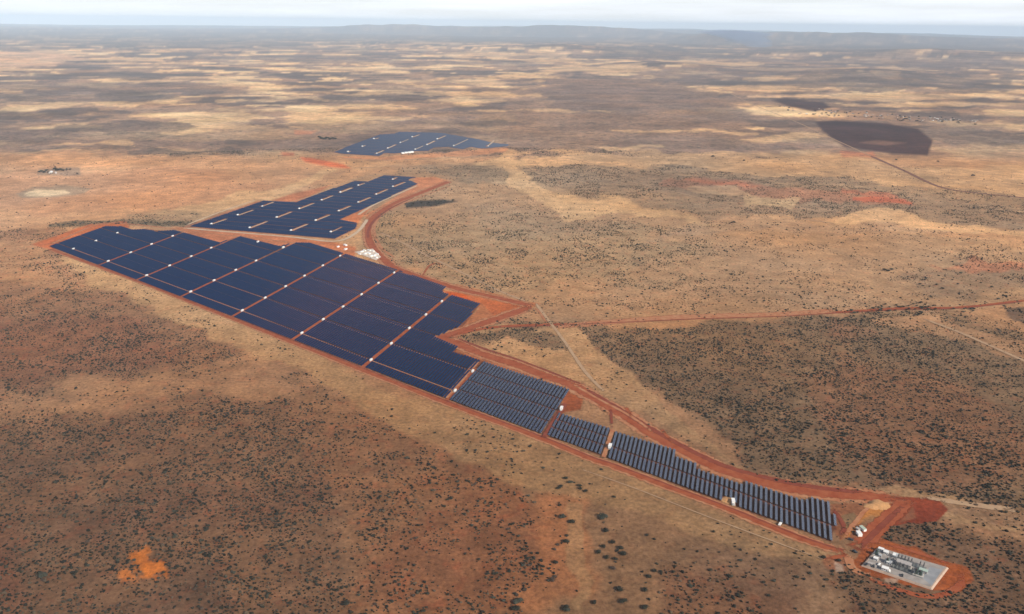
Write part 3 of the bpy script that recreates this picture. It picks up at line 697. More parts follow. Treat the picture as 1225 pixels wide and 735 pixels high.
fill(FAR, [fstrips[1][0], fstrips[4][1]], [fstrips[5][0], fstrips[7][1]], [(380, 184), (620, 194)], cutsM, 'far', -340, 0, fw)
fill(FAR, [fstrips[5][0], fstrips[7][1]], [fstrips[8][0], fstrips[8][1]], [(380, 184), (620, 194)], cutsM, 'far', 7, 0, fw)
fill(FAR, [fstrips[8][0], fstrips[8][1]], [fstrips[9][0], fstrips[9][1]], [(380, 184), (620, 194)], cutsM, 'far', 7, -180, fw)
for s in mstrips: road(s, 4.2, M_PALE, 'gravel_lane', False)
for s in fstrips: road(s, 8, M_PALE, 'gravel_lane', False)
for cc in COLS[1:]:
    a, b = cc[0], cc[-1]; d = at(*b) - at(*a)
    e0 = at(*a) - d / np.linalg.norm(d) * 38; e1 = at(*b) + d / np.linalg.norm(d) * 18
    wdt = 7 if cc is not COLS[5] and cc is not COLS[6] else 9
    road([topx(*e0), topx(*e1)], wdt, M_ROAD, 'service_track', False)
for ca, cb in zip(COLS[:-1], COLS[1:]):
    for j in range(min(len(ca), len(cb))): road([ca[j], cb[j]], 2.2, M_VERGE, 'cross_lane', False)
    d0 = at(*cb[-1]) - at(*ca[min(len(ca), len(cb)) - 1])
road([(571, 434), (533, 477)], 8, M_VERGE, 'service_track', False)
road([(676, 484), (651, 524)], 8, M_DARK, 'service_track', False)
road([(733, 515), (722, 548)], 6, M_VERGE, 'service_track', False)

near = [s for s in segs if s[0] in ('wide block', 'short block', 'end block')]
mains = [s for s in segs if s[0] == 'main']
near.sort(key=lambda s: math.hypot(s[2], s[3]) / s[4] ** .5)
rest = [s for s in segs if s[0] in ('main', 'mid', 'far')] + near[300:]
near = near[:300]
print('tables', len(near), len(rest))
LBL = {'wide block': 'dark blue tilted solar table in the widest of the blocks with clearly separate rows',
       'short block': 'blue grey tilted solar table in the short narrow block between two red cross tracks',
       'end block': 'pale striped solar table in the long tapering block that ends beside the substation'}
WHERE = {0: ', tier next to the boundary track', 1: ', second tier from the boundary track', 2: ', third tier from the boundary track', 3: ', tier farthest from the boundary track'}
cache = {}
def make_table(L):
    key = round(L / 4) * 4
    if key not in cache: cache[key] = table_meshes(max(key, 8))
    return cache[key], L / max(key, 8)
for (blk, tier, x, y, L, ang, row) in near:
    (k, fr, ed), s = make_table(L)
    t = bpy.data.objects.new('solar_table', None); C.objects.link(t); t.location = (x, y, .6); t.rotation_euler = (0, 0, ang); t.scale = (1, s, 1)
    t.empty_display_size = 1
    nth = '%d%s' % (row + 1, 'th' if 10 < (row + 1) % 100 < 14 else {1: 'st', 2: 'nd', 3: 'rd'}.get((row + 1) % 10, 'th'))
    where = {0: 'first', 1: 'second', 2: 'third', 3: 'fourth'}[min(tier, 3)]
    bl = {'wide block': 'wide dark block', 'short block': 'short block', 'end block': 'tapering end block'}[blk]
    tag(t, 'solar table, %s row from the left, %s tier above the boundary track, %s' % (nth, where, bl), 'solar panel', 'rows of solar tables in the near end of the farm')
    link('panel_face', k, t); link('support_frame', fr, t); link('edge_rail', ed, t)
# everything farther: one object
V = []; Q = []; matidx = []; n0 = 0
for (blk, tier, x, y, L, ang, row) in rest:
    c, s_ = math.cos(ang), math.sin(ang); Rz = np.array([[c, s_, 0], [-s_, c, 0], [0, 0, 1]])
    V.append(boxverts((0, 0, (LOWZ + HIZ) / 2), (SLOPE, L, .06), tb) @ Rz + (x, y, .6)); Q.append(BQ + n0); n0 += 8; matidx += [0] * 6
    for px_ in (-1.1, 1.1):     # rows of supports
        hgt = (HIZ - .5) if px_ < 0 else LOWZ + .3
        for yy in np.linspace(-L / 2 + 1, L / 2 - 1, max(2, int(L / 12))):
            V.append(boxverts((px_, yy, hgt / 2), (.15, .15, hgt)) @ Rz + (x, y, .6)); Q.append(BQ + n0); n0 += 8; matidx += [1] * 6
me = np_mesh('solar_table_field', np.vstack(V), np.vstack(Q)); me.materials.append(M_GLASS_FAR); me.materials.append(M_STEEL)
me.polygons.foreach_set('material_index', np.array(matidx, np.int32))
tag(link('solar_table_field', me), 'navy blue rows of solar tables filling the farther blocks of the farm', 'solar panels', kind='stuff')

# ------------------------------------------------------------------ small building kits
M_WHITE = simple('white_painted_steel', (.80, .79, .76), .45, 0, .05)
M_ROOFW = simple('white_roof_sheet', (.82, .82, .80), .35, 0, .05)
M_GREYB = simple('grey_box_paint', (.42, .44, .45), .5, 0, .08)
M_DKG = simple('dark_green_paint', (.055, .085, .07), .5, 0, .15)
M_DKS = simple('dark_steel', (.06, .07, .08), .5, .5, .15)
M_CONC = simple('concrete', (.46, .43, .39), .9, 0, .12, .6)
M_DOOR = simple('door_grey', (.16, .18, .20), .5)
M_INS = simple('brown_porcelain', (.12, .06, .045), .3)
M_RUST = simple('orange_sand_heap', (.52, .27, .11), .95, 0, .2, .5)
M_RUB = simple('tyre_rubber', (.03, .03, .03), .8)
M_WIN = simple('window_glass', (.03, .04, .05), .1)
M_TIN = simple('weathered_tin', (.48, .44, .41), .5, .2, .15)
def empty(name, x, y, rz, z=0):
    o = bpy.data.objects.new(name, None); C.objects.link(o); o.location = (x, y, z); o.rotation_euler = (0, 0, rz); return o
def copy_tree(o, x, y, rz, z=None):
    r = o.copy(); C.objects.link(r); r.location = (x, y, o.location.z if z is None else z); r.rotation_euler = (0, 0, rz)
    for ch in list(o.children):
        c = ch.copy(); C.objects.link(c); c.parent = r
        for g in list(ch.children):
            e = g.copy(); C.objects.link(e); e.parent = c
    return r
ROWANG = math.radians(76)
# inverter cabin: white container on a plinth, overhanging roof, doors, louvres and a transformer at its end
def make_cabin(L=7.5, W=3.2, Hh=3.0):
    t = empty('inverter_cabin', 0, 0, 0)
    MB().box((0, 0, .45), (W + .6, L + 2.8, .5)).build('plinth', M_CONC, t)
    w = MB().box((0, .9, .7 + Hh / 2), (W, L, Hh)).build('wall', M_WHITE, t)
    MB().box((0, .9, .7 + Hh + .1), (W + .5, L + .5, .2)).build('roof', M_ROOFW, t)
    for yy in (-1.6, 3.0): MB().box((W / 2 + .03, yy, 1.75), (.06, 1.1, 2.1)).build('door', M_DOOR, t)
    MB().box((-W / 2 - .03, .9, 2.6), (.06, 2.4, .9)).build('vent_louvre', M_GREYB, t)
    tr = MB().box((0, -L / 2 - .4, 1.4), (2.0, 1.5, 1.5)).build('transformer_tank', M_GREYB, t)
    return t
cab = make_cabin(); first = [True]
def place_cabin(px, py, label, rz, s=1.0):
    x, y = at(px, py)
    o = cab if first[0] else copy_tree(cab, x, y, rz)
    first[0] = False; o.location = (x, y, .4); o.rotation_euler = (0, 0, rz); o.scale = (s,) * 3
    tag(o, label, 'inverter cabin', 'white inverter cabins along the service tracks'); return o
ordn = ['first', 'second', 'third', 'fourth', 'fifth', 'sixth', 'seventh', 'eighth']
for i, cc in enumerate(COLS):
    for j, p in enumerate(cc):
        d = at(*cc[-1]) - at(*cc[0]); place_cabin(p[0], p[1], 'white inverter cabin, %s from the boundary track on the %s service lane from the left' % (ordn[j], ordn[i]), math.atan2(d[1], d[0]) - math.pi / 2, .95)
place_cabin(308.5, 290.5, 'white inverter cabin at the red wedge on the top edge of the main field', ROWANG - math.pi / 2, 1.1)
place_cabin(338.8, 297.2, 'white inverter cabin on the top edge right of the red wedge', ROWANG - math.pi / 2, 1.1)
place_cabin(671.5, 491, 'white inverter cabin at the corner between the wide block and short block', ROWANG - math.pi / 2, 1.25)
place_cabin(729.5, 536.5, 'white inverter cabin on the cross track beside the short block', ROWANG - math.pi / 2 - .05, 1.3)
place_cabin(877, 602.5, 'white inverter cabin in a notch of the end block beside an orange sand heap', ROWANG - math.pi / 2 + .1, 1.2)
for s_, where in ((mstrips, 'middle'), (fstrips, 'farthest')):
    for i, st in enumerate(s_):
        d = at(*st[1]) - at(*st[0])
        place_cabin(st[0][0] + .6, st[0][1] - .3, 'small white inverter cabin at the lower end of a gravel lane, %s panel field' % where, math.atan2(d[1], d[0]) - math.pi / 2, 1.0 if where == 'middle' else 1.3)

def heap(px, py, r, h, label, mat=M_RUST):
    x, y = at(px, py); k = 14; V_ = [[0, 0, h]]; T = []
    for ring, (rr_, hh) in enumerate(((.45, .72), (.8, .3), (1.0, -.05))):
        for i in range(k):
            a = 2 * math.pi * i / k; q = rr_ * r * random.uniform(.8, 1.2); V_.append([q * math.cos(a) * 1.3, q * math.sin(a), h * hh * random.uniform(.8, 1.15) if hh > 0 else -.1])
    T = [[0, 1 + i, 1 + (i + 1) % k] for i in range(k)]; Qd = []
    for ring in range(2):
        for i in range(k): a = 1 + ring * k + i; b = 1 + ring * k + (i + 1) % k; Qd.append([a, a + k, b + k, b])
    me = np_mesh('sand_heap', np.array(V_), np.array(Qd), np.array(T), True); me.materials.append(mat)
    return tag(link('sand_heap', me, loc=(x, y, .3)), label, 'sand heap')
heap(871.5, 598.5, 8, 2.0, 'orange sand heap beside the cabin in the end block')

def make_vehicle(colmat, name='parked_pickup'):
    t = empty(name, 0, 0, 0)
    MB().box((0, 0, .85), (1.9, 5.0, .75)).build('body', colmat, t)
    c = MB().poly([(-.85, -.6, 1.225), (.85, -.6, 1.225), (.85, 1.5, 1.225), (-.85, 1.5, 1.225), (-.7, -.3, 1.85), (.7, -.3, 1.85), (.7, 1.0, 1.85), (-.7, 1.0, 1.85)],
                  [[4, 5, 6, 7], [0, 1, 5, 4], [1, 2, 6, 5], [2, 3, 7, 6], [3, 0, 4, 7]]).build('cab', colmat, t)
    MB().box((0, 1.28, 1.5), (1.5, .08, .4), None).build('windscreen', M_WIN, t)
    for sx in (-1, 1):
        for sy in (-1, 1): MB().tube((sx * .78, sy * 1.55, .42), (sx * 1.0, sy * 1.55, .42), .42, 12).build('wheel', M_RUB, t)
    return t
M_DRED = simple('dark_red_paint', (.12, .02, .02), .4)
veh_w = make_vehicle(M_WHITE); veh_d = make_vehicle(M_DKS)
vfirst = {'w': True, 'd': True}
def vehicle(px, py, rz, label, kind='w', s=1.0, z=.45):
    base = veh_w if kind == 'w' else veh_d; x, y = at(px, py)
    o = base if vfirst[kind] else copy_tree(base, x, y, rz); vfirst[kind] = False
    o.location = (x, y, z); o.rotation_euler = (0, 0, rz); o.scale = (s,) * 3
    return tag(o, label, 'pickup truck')
def building(px, py, w, l, h, rz, label, name='site_building', wall=M_WHITE, roof=M_ROOFW, gable=.0, z=.3, windows=2, cat='building', group=None):
    x, y = at(px, py); t = empty(name, x, y, rz, z)
    MB().box((0, 0, h / 2), (w, l, h)).build('wall', wall, t)
    if gable > 0:
        a, b = w / 2 + .4, l / 2 + .4
        MB().poly([(-a, -b, h + .02), (a, -b, h + .02), (a, b, h + .02), (-a, b, h + .02), (0, -b, h + gable), (0, b, h + gable)],
                  [[0, 1, 4, 4], [2, 3, 5, 5]][:0] + [[1, 2, 5, 4], [3, 0, 4, 5], [0, 3, 2, 1]]).build('roof', roof, t)
        me = np_mesh('gable', np.array([(-a, -b, h + .02), (a, -b, h + .02), (0, -b, h + gable), (-a, b, h + .02), (a, b, h + .02), (0, b, h + gable)]), None, np.array([[0, 1, 2], [4, 3, 5]])); me.materials.append(wall); link('gable', me, t)
    else: MB().box((0, 0, h + .12), (w + .5, l + .5, .24)).build('roof', roof, t)
    MB().box((w / 2 + .03, l * .3, 1.05), (.06, 1.0, 2.1)).build('door', M_DOOR, t)
    for i in range(windows): MB().box((w / 2 + .03, -l * .35 + i * l * .3, 1.6), (.06, 1.2, 1.0)).build('window', M_WIN, t)
    return tag(t, label, cat, group)

# ------------------------------------------------------------------ substation
cA, cB, cC_, cD = ats([(1051, 656.3), (1032, 677.6), (1113.6, 705.3), (1132.7, 680.3)])
M_GRAV = simple('substation_gravel', (.31, .28, .26), .95, 0, .22, .12); M_BANK = simple('pad_bank', (.42, .31, .24), .95, 0, .15, .3)
M_SLAB = simple('concrete_apron', (.27, .28, .30), .85, 0, .15, .1); M_GRAVD = simple('dark_crushed_stone', (.17, .18, .18), .95, 0, .2, .4)
PZ = 1.9
ctr = (cA + cB + cC_ + cD) / 4
top = [q for q in (cB, cC_, cD, cA)]
out = [ctr + (q - ctr) * 1.045 for q in top]; inn = [ctr + (q - ctr) * .955 for q in top]
pd = MB(); v = [(*q, 0.1) for q in out] + [(*q, PZ) for q in top]
pd.poly(v, [[i, (i + 1) % 4, 4 + (i + 1) % 4, 4 + i] for i in range(4)])
pd.poly([(*q, PZ) for q in top] + [(*q, PZ) for q in inn], [[i, (i + 1) % 4, 4 + (i + 1) % 4, 4 + i] for i in range(4)])
tag(pd.build('substation_platform', M_BANK), kind='structure')
tag(MB().poly([(*q, PZ + .004) for q in inn], [[0, 1, 2, 3]]).build('gravel_yard', M_GRAV), kind='structure')
e_u = (cC_ - cB); Lu = np.linalg.norm(e_u); e_u = e_u / Lu; e_v = (cA - cB); Lv = np.linalg.norm(e_v); e_v = e_v / Lv
SA = math.atan2(e_u[1], e_u[0])
print('substation', Lu, Lv)
def sp(cx, cy): # zoom-crop position -> platform top (the platform is raised, so aim at that height)
    px, py = 1020 + cx / 9.185, 640 + cy / 9.185; q = at(px, py); return q * (H - PZ) / H
def quad_sheet(c4, z, name, mat):
    return tag(MB().poly([(*sp(*c), z) for c in c4], [[0, 1, 2, 3]]).build(name, mat), kind='structure')
quad_sheet([(760, 470), (870, 560), (985, 385), (850, 350)], PZ + .01, 'concrete_apron', M_SLAB)
quad_sheet([(400, 345), (700, 455), (760, 470), (800, 375), (500, 252), (455, 290)], PZ + .008, 'crushed_stone_bay', M_GRAVD) if False else None
tag(MB().poly([(*sp(*c), PZ + .014) for c in ((420, 355), (760, 480), (800, 425), (450, 300))], [[0, 1, 2, 3]]).build('crushed_stone_bay', M_GRAVD), kind='structure')
tag(MB().poly([(*sp(*c), PZ + .018) for c in ((470, 285), (790, 395), (815, 360), (500, 245))], [[0, 1, 2, 3]]).build('crushed_stone_bay', M_GRAVD), kind='structure')
tag(MB().poly([(*sp(*c), PZ + .022) for c in ((480, 330), (640, 378), (655, 345), (505, 300))], [[0, 1, 2, 3]]).build('concrete_apron', M_CONC), kind='structure')
def gantry(n=2, w=8.5, h=5.2):
    t = empty('busbar_gantry', 0, 0, 0, PZ)
    for sx in (-1, 1):
        g = MB(); x = sx * w / 2
        for ax in (-.35, .35):
            for ay in (-.35, .35): g.tube((x + ax * 1.6, ay * 1.6, 0), (x + ax, ay, h), .12, 4)
        for k in range(6):
            z0, z1 = h * k / 6, h * (k + 1) / 6
            g.tube((x - .45, -.45, z0), (x + .45, -.45, z1), .06, 4); g.tube((x + .45, .45, z0), (x - .45, .45, z1), .06, 4)
        g.build('column', M_DKS, t)
    g = MB()
    for ay in (-.35, .35):
        for az in (0, .7): g.tube((-w / 2, ay, h - .7 + az), (w / 2, ay, h - .7 + az), .1, 4)
    for k in range(8): g.tube((-w / 2 + w * k / 8, -.35, h - .7), (-w / 2 + w * (k + 1) / 8, .35, h), .05, 4)
    g.build('beam', M_DKS, t)
    for k in (-1, 0, 1):
        MB().tube((k * w * .3, 0, h - .75), (k * w * .3, 0, h - 2.0), .2, 8).build('insulator', M_INS, t)
    return t
g0 = gantry(); gf = True
def put_gantry(cx, cy, label):
    global gf
    x, y = sp(cx, cy); o = g0 if gf else copy_tree(g0, x, y, SA + math.pi / 2); gf = False
    o.location = (x, y, PZ); o.rotation_euler = (0, 0, SA + math.pi / 2); tag(o, label, 'gantry', 'dark steel busbar gantries in the substation')
for k, (cx, cy) in enumerate(((495, 268), (530, 279), (568, 290), (605, 302), (640, 314), (735, 348), (775, 362))):
    put_gantry(cx, cy, 'dark lattice gantry, %s from the left in the far row of the switchyard' % ordn[k])
for k, (cx, cy) in enumerate(((432, 335), (470, 349), (510, 362), (550, 376), (590, 392), (650, 415), (690, 432))):
    put_gantry(cx, cy, 'dark lattice gantry, %s from the left in the near row of the switchyard' % ordn[k])
def make_transformer():
    t = empty('power_transformer', 0, 0, 0, PZ)
    MB().box((0, 0, .25), (7, 9, .5)).build('plinth', M_CONC, t)
    MB().box((0, 0, 2.4), (2.8, 5.2, 3.8)).build('tank', M_DKG, t)
    for sx in (-1, 1):
        r = MB()
        for k in range(9): r.box((sx * 2.1, -2 + k * .5, 2.3), (1.1, .14, 3.0))
        r.build('radiator', M_GREYB, t)
    MB().tube((.6, -2.4, 5.2), (.6, 2.2, 5.2), .5, 12).build('conservator', M_DKG, t)
    for k in (-1, 0, 1):
        b = MB().tube((-.6, k * 1.4, 4.3), (-.9, k * 1.4, 6.6), .22, 8, .1); b.build('bushing', M_INS, t)
    return t
tr0 = make_transformer(); trf = True
for (cx, cy, lb) in ((700, 425, 'dark green power transformer at the right end of the near switchyard row'), (745, 440, 'dark green power transformer next to the concrete apron'),
                     (262, 212, 'dark green transformer by the far left corner of the substation'), (382, 302, 'dark transformer left of the switchyard rows')):
    x, y = sp(cx, cy); o = tr0 if trf else copy_tree(tr0, x, y, SA); trf = False
    o.location = (x, y, PZ); o.rotation_euler = (0, 0, SA); o.scale = (1.0,) * 3; tag(o, lb, 'transformer')
def sbuild(cx, cy, w, l, h, lb, **k):
    px, py = topx(*sp(cx, cy)); return building(px, py, w, l, h, SA - math.pi / 2, lb, z=PZ, **k)
sbuild(310, 172, 4, 6, 3, 'small white hut at the far left corner of the substation')
sbuild(366, 206, 5, 5, 3.2, 'white square hut near the far edge of the substation')
sbuild(252, 275, 4, 5, 3, 'white hut behind the near left corner of the substation')
sbuild(465, 243, 6, 5, 3.5, 'white switch house at the left end of the far gantry row')
sbuild(402, 318, 5, 6, 3.2, 'white hut at the left end of the near gantry row')
sbuild(355, 384, 5, 7, 3, 'white site hut by the near edge of the substation')
sbuild(560, 335, 7, 16, 4, 'long pale grey control building between the two gantry rows', wall=M_CONC, roof=M_TIN, windows=3)
sbuild(775, 408, 5, 9, 3, 'pale green equipment house beside the concrete apron', wall=M_TIN, roof=simple('pale_green_roof', (.40, .50, .44), .5))
sbuild(300, 240, 3, 3, 2.6, 'small grey cubicle among the huts on the left of the substation', wall=M_GREYB, roof=M_GREYB, windows=0)
sbuild(190, 330, 3, 4, 2.6, 'low pale cubicle near the substation gate corner', wall=M_TIN, roof=M_TIN, windows=0)
for (cx, cy, k, lb) in ((150, 330, 'd', 'dark pickup parked at the left corner of the substation'), (230, 350, 'd', 'dark pickup parked by the near left edge of the substation'), (545, 452, 'd', 'dark pickup parked alone along the near edge of the substation'),
                        (235, 265, 'd', 'dark pickup parked left of the white hut in the substation'), (405, 400, 'w', 'white pickup parked by the near edge of the substation'), (290, 330, 'w', 'white pickup in the middle of the left substation yard')):
    q = sp(cx, cy); px, py = topx(*q); vehicle(px, py, SA + random.uniform(-.4, .4), lb, k, 1.1, PZ)
# fence round the pad
fn = empty('substation_fence', *inn[0], 0, PZ); fp = MB(); fr_ = MB(); o0 = np.array(inn[0])
for i in range(4):
    a, b = np.array(inn[i]) - o0, np.array(inn[(i + 1) % 4]) - o0; L = np.linalg.norm(b - a); n = int(L / 4)
    for k in range(n): q = a + (b - a) * k / n; fp.box((q[0], q[1], 1.2), (.09, .09, 2.4))
    for z in (.2, 1.2, 2.3): fr_.tube((*a, z), (*b, z), .03, 4)
fp.build('fence_posts', M_STEEL, fn); fr_.build('rail', M_STEEL, fn)
tag(fn, 'thin steel security fence round the edge of the substation platform', 'fence')
mast = empty('lightning_mast', *sp(640, 370), 0, PZ); MB().tube((0, 0, 0), (0, 0, 11), .18, 8, .05).build('pole', M_STEEL, mast); MB().box((0, 0, .3), (1, 1, .6)).build('base', M_CONC, mast)
tag(mast, 'thin grey lightning mast between the gantry rows', 'mast')

# compound by the junction
ang = SA
building(1027.5, 640.2, 5, 8, 3.2, ang + .6, 'bright white site office in the sandy triangle by the junction')
building(1032, 634, 4, 9, 3, ang + .9, 'pale green roofed site hut in the sandy triangle by the junction', roof=simple('greenish_roof', (.42, .50, .40), .5))
building(1026, 634.5, 3, 5, 2.6, ang + .9, 'small grey green store behind the white site office', wall=M_TIN, roof=M_TIN, windows=1)
building(932.5, 628.0 + 0.0, 3, 5, 2.6, ang, 'small white kiosk hidden among the end block tables', windows=0) if False else None
vehicle(933, 628.3, SA, 'white van parked on the boundary track beside the end block', 'w', 1.5)
vehicle(1017.5, 646.5, 1.0, 'dark pickup on the sandy ground left of the site office', 'd', 1.3)
vehicle(1022.5, 661, .6, 'dark pickup driving through the junction near the substation', 'd', 1.3)
heap(1052, 604, 12, 2.0, 'long orange sand heap by the upper road near the junction'); heap(1043, 606, 8, 1.6, 'smaller orange sand heap beside the long one')
# lay-down yard by the curve
yard = [(413, 294, 6, 12), (413.5, 299, 5, 10), (404.5, 296, 4, 8), (433, 302, 5, 12), (437, 304.5, 5, 10), (430, 305, 4, 9), (441, 304, 6, 12), (444.5, 307, 6, 13), (448, 306.5, 5, 12), (441.5, 300.5, 5, 12), (446, 301.5, 4, 9), (436, 300.5, 4, 10), (450, 309, 5, 9), (451, 305, 4, 9)]
names = ['white container nearest the pale road fork', 'white container below the road fork one', 'pale container left of the road fork', 'white container at the left of the lay down yard', 'white container second in the front line of the yard',
         'small white cabin at the front left of the yard', 'large white container in the middle of the yard', 'large white container at the front right of the yard', 'white container on the right of the yard', 'white container at the back of the yard',
         'small white cabin at the back right of the yard', 'white container at the back left of the yard', 'white container at the right front corner of the yard', 'small white cabin beside the curving red road']
for (px, py, w, l), lb in zip(yard, names):
    building(px, py, w, l, 3.0, random.choice((.9, 2.4, -.6)) + random.uniform(-.15, .15), lb, name='storage_container', windows=1, cat='container', group='white containers in the lay-down yard')
tag(MB().poly([(*at(*c), .9) for c in ((424, 302), (450, 312), (456, 308), (446, 298), (432, 297))][:4], [[0, 1, 2, 3]]).build('gravel_yard', simple('pale_yard', (.60, .50, .42), .95, 0, .15, .1)), kind='structure')
for k, (px, py) in enumerate(((482, 184), (486, 183.4), (490, 183), (493, 182.6))):
    building(px, py, 14, 20, 5, .3, 'white shed, %s from the left below the farthest panel field' % ordn[k], name='storage_shed', windows=1, group='white sheds below the farthest panel field')

# ------------------------------------------------------------------ shrubs
def leaf_mat(name, c1, c2):
    mt, n, b = new_mat(name)
    geo = n.nodes.new('ShaderNodeNewGeometry'); oi = n.nodes.new('ShaderNodeObjectInfo')
    f = mrange(n, noise(n, .9, 3, geo.outputs['Position']), .3, .7, 0, 1)
    n.links.new(mixc(n, f, c1, c2), b.inputs['Base Color']); b.inputs['Roughness'].default_value = .85; b.inputs['Specular IOR Level'].default_value = .2
    return mt
M_LEAF = leaf_mat('thorn_bush_leaves', (.016, .017, .011), (.040, .036, .023))
M_LEAFG = leaf_mat('grey_green_leaves', (.030, .034, .025), (.070, .070, .050))
M_LEAFB = leaf_mat('brown_bush_leaves', (.05, .035, .026), (.095, .065, .045))
M_BARK = simple('bark', (.09, .065, .045), .9)
def ico(sub):
    bm = bmesh.new(); bmesh.ops.create_icosphere(bm, subdivisions=sub, radius=1)
    v = np.array([q.co[:] for q in bm.verts]); f = np.array([[w.index for w in fc.verts] for fc in bm.faces]); bm.free(); return v, f
I1, I2 = ico(1), ico(2)
def crown_mesh(name, seed, clumps, mat, leaves=120):
    r = np.random.default_rng(seed); V_ = []; T = []; n = 0
    for k in range(clumps):
        a = r.uniform(0, 6.28); d = r.uniform(0, .62) if k else 0; s = r.uniform(.32, .52)
        v, f = I2 if k < 3 else I1
        q = v * (1 + r.uniform(-.28, .28, (len(v), 1))) * (s, s, s * .75) + (d * math.cos(a), d * math.sin(a), r.uniform(.38, .62)); V_.append(q); T.append(f + n); n += len(q)
    for k in range(leaves):      # twig tips and leaf tufts breaking up the outline
        a = r.uniform(0, 6.28); e = r.uniform(0, 1.4); R0 = r.uniform(.7, 1.08); c = np.array([R0 * math.cos(a) * math.cos(e), R0 * math.sin(a) * math.cos(e), .45 + .62 * math.sin(e) * R0 - .2 * r.random()])
        q = c + r.uniform(-.14, .14, (3, 3)); V_.append(q); T.append(np.array([[0, 1, 2]]) + n); n += 3
    me = np_mesh(name, np.vstack(V_), None, np.vstack(T)); me.materials.append(mat); return me
protos = [crown_mesh('thorn_bush', 100 + k, 6 + k % 3, (M_LEAF, M_LEAFG, M_LEAF, M_LEAFB, M_LEAF)[k]) for k in range(5)]
# candidate positions on a jittered grid
cell = 4.15
xs = np.arange(-3600, 3600, cell); ys = np.arange(520, 4600, cell)
X, Y = np.meshgrid(xs, ys); X = X.ravel(); Y = Y.ravel()
ok = (np.abs(X) < Y * .80 + 120) & (np.hypot(X, Y) < 4300)
X, Y = X[ok], Y[ok]; X = X + rng.uniform(-.48, .48, len(X)) * cell; Y = Y + rng.uniform(-.48, .48, len(Y)) * cell
_, S = ground_fields(X, Y)
clump = fbm(X / 28, Y / 28, 301, 3); dist = np.hypot(X, Y)
prob = S ** 1.25 * np.clip(.3 + 2.4 * (clump - .28), .1, 1) * .95 * np.where(dist > 2600, .7, 1)
prob = np.where(S < .62, prob * (.25 + 1.5 * sstep(.45, .58, fbm(X / 75, Y / 75, 311, 3))), prob)
prob = np.where(S < .03, 0, prob)
keep = rng.random(len(X)) < prob
X, Y, S, dist = X[keep], Y[keep], S[keep], dist[keep]
size = np.exp(rng.normal(math.log(1.22), .44, len(X))) * np.where(S > .93, 1.08, 1.0) * (1 + .15 * (clump[keep] - .5))
size = np.where((S < .3) & (rng.random(len(X)) < .25), size * 1.25, size)
size = size * np.where(dist > 1350, .86, 1)
size = np.clip(size, .5, 3.0)
# keep clear of tables and tracks
def clear(X, Y):
    px, py = topx(X, Y); m_ = np.zeros(len(X))
    for P in (MAIN, STRIP9, STRIP10, MID, FAR): m_ = np.maximum(m_, polymask(px, py, P, 6))
    m_ = np.maximum(m_, polymask(px, py, [(1030, 655), (1052, 652), (1138, 680), (1116, 710), (1028, 680)], 6))
    for pts in (R1, R2, R3, FENCE):
        c = catmull(ats(pts), 15)
        for a in c: m_ = np.maximum(m_, (np.hypot(X - a[0], Y - a[1]) < 13) * 1.0)
    return m_ < .2
ok = clear(X, Y); X, Y, S, dist, size = X[ok], Y[ok], S[ok], dist[ok], size[ok]
scene['shrubs'] = len(X)
px_, py_ = topx(X, Y); inview = (px_ > 2) & (px_ < 1223) & (py_ < 733)
app = np.where(inview, size / np.sqrt(dist ** 2 + H * H), 0)
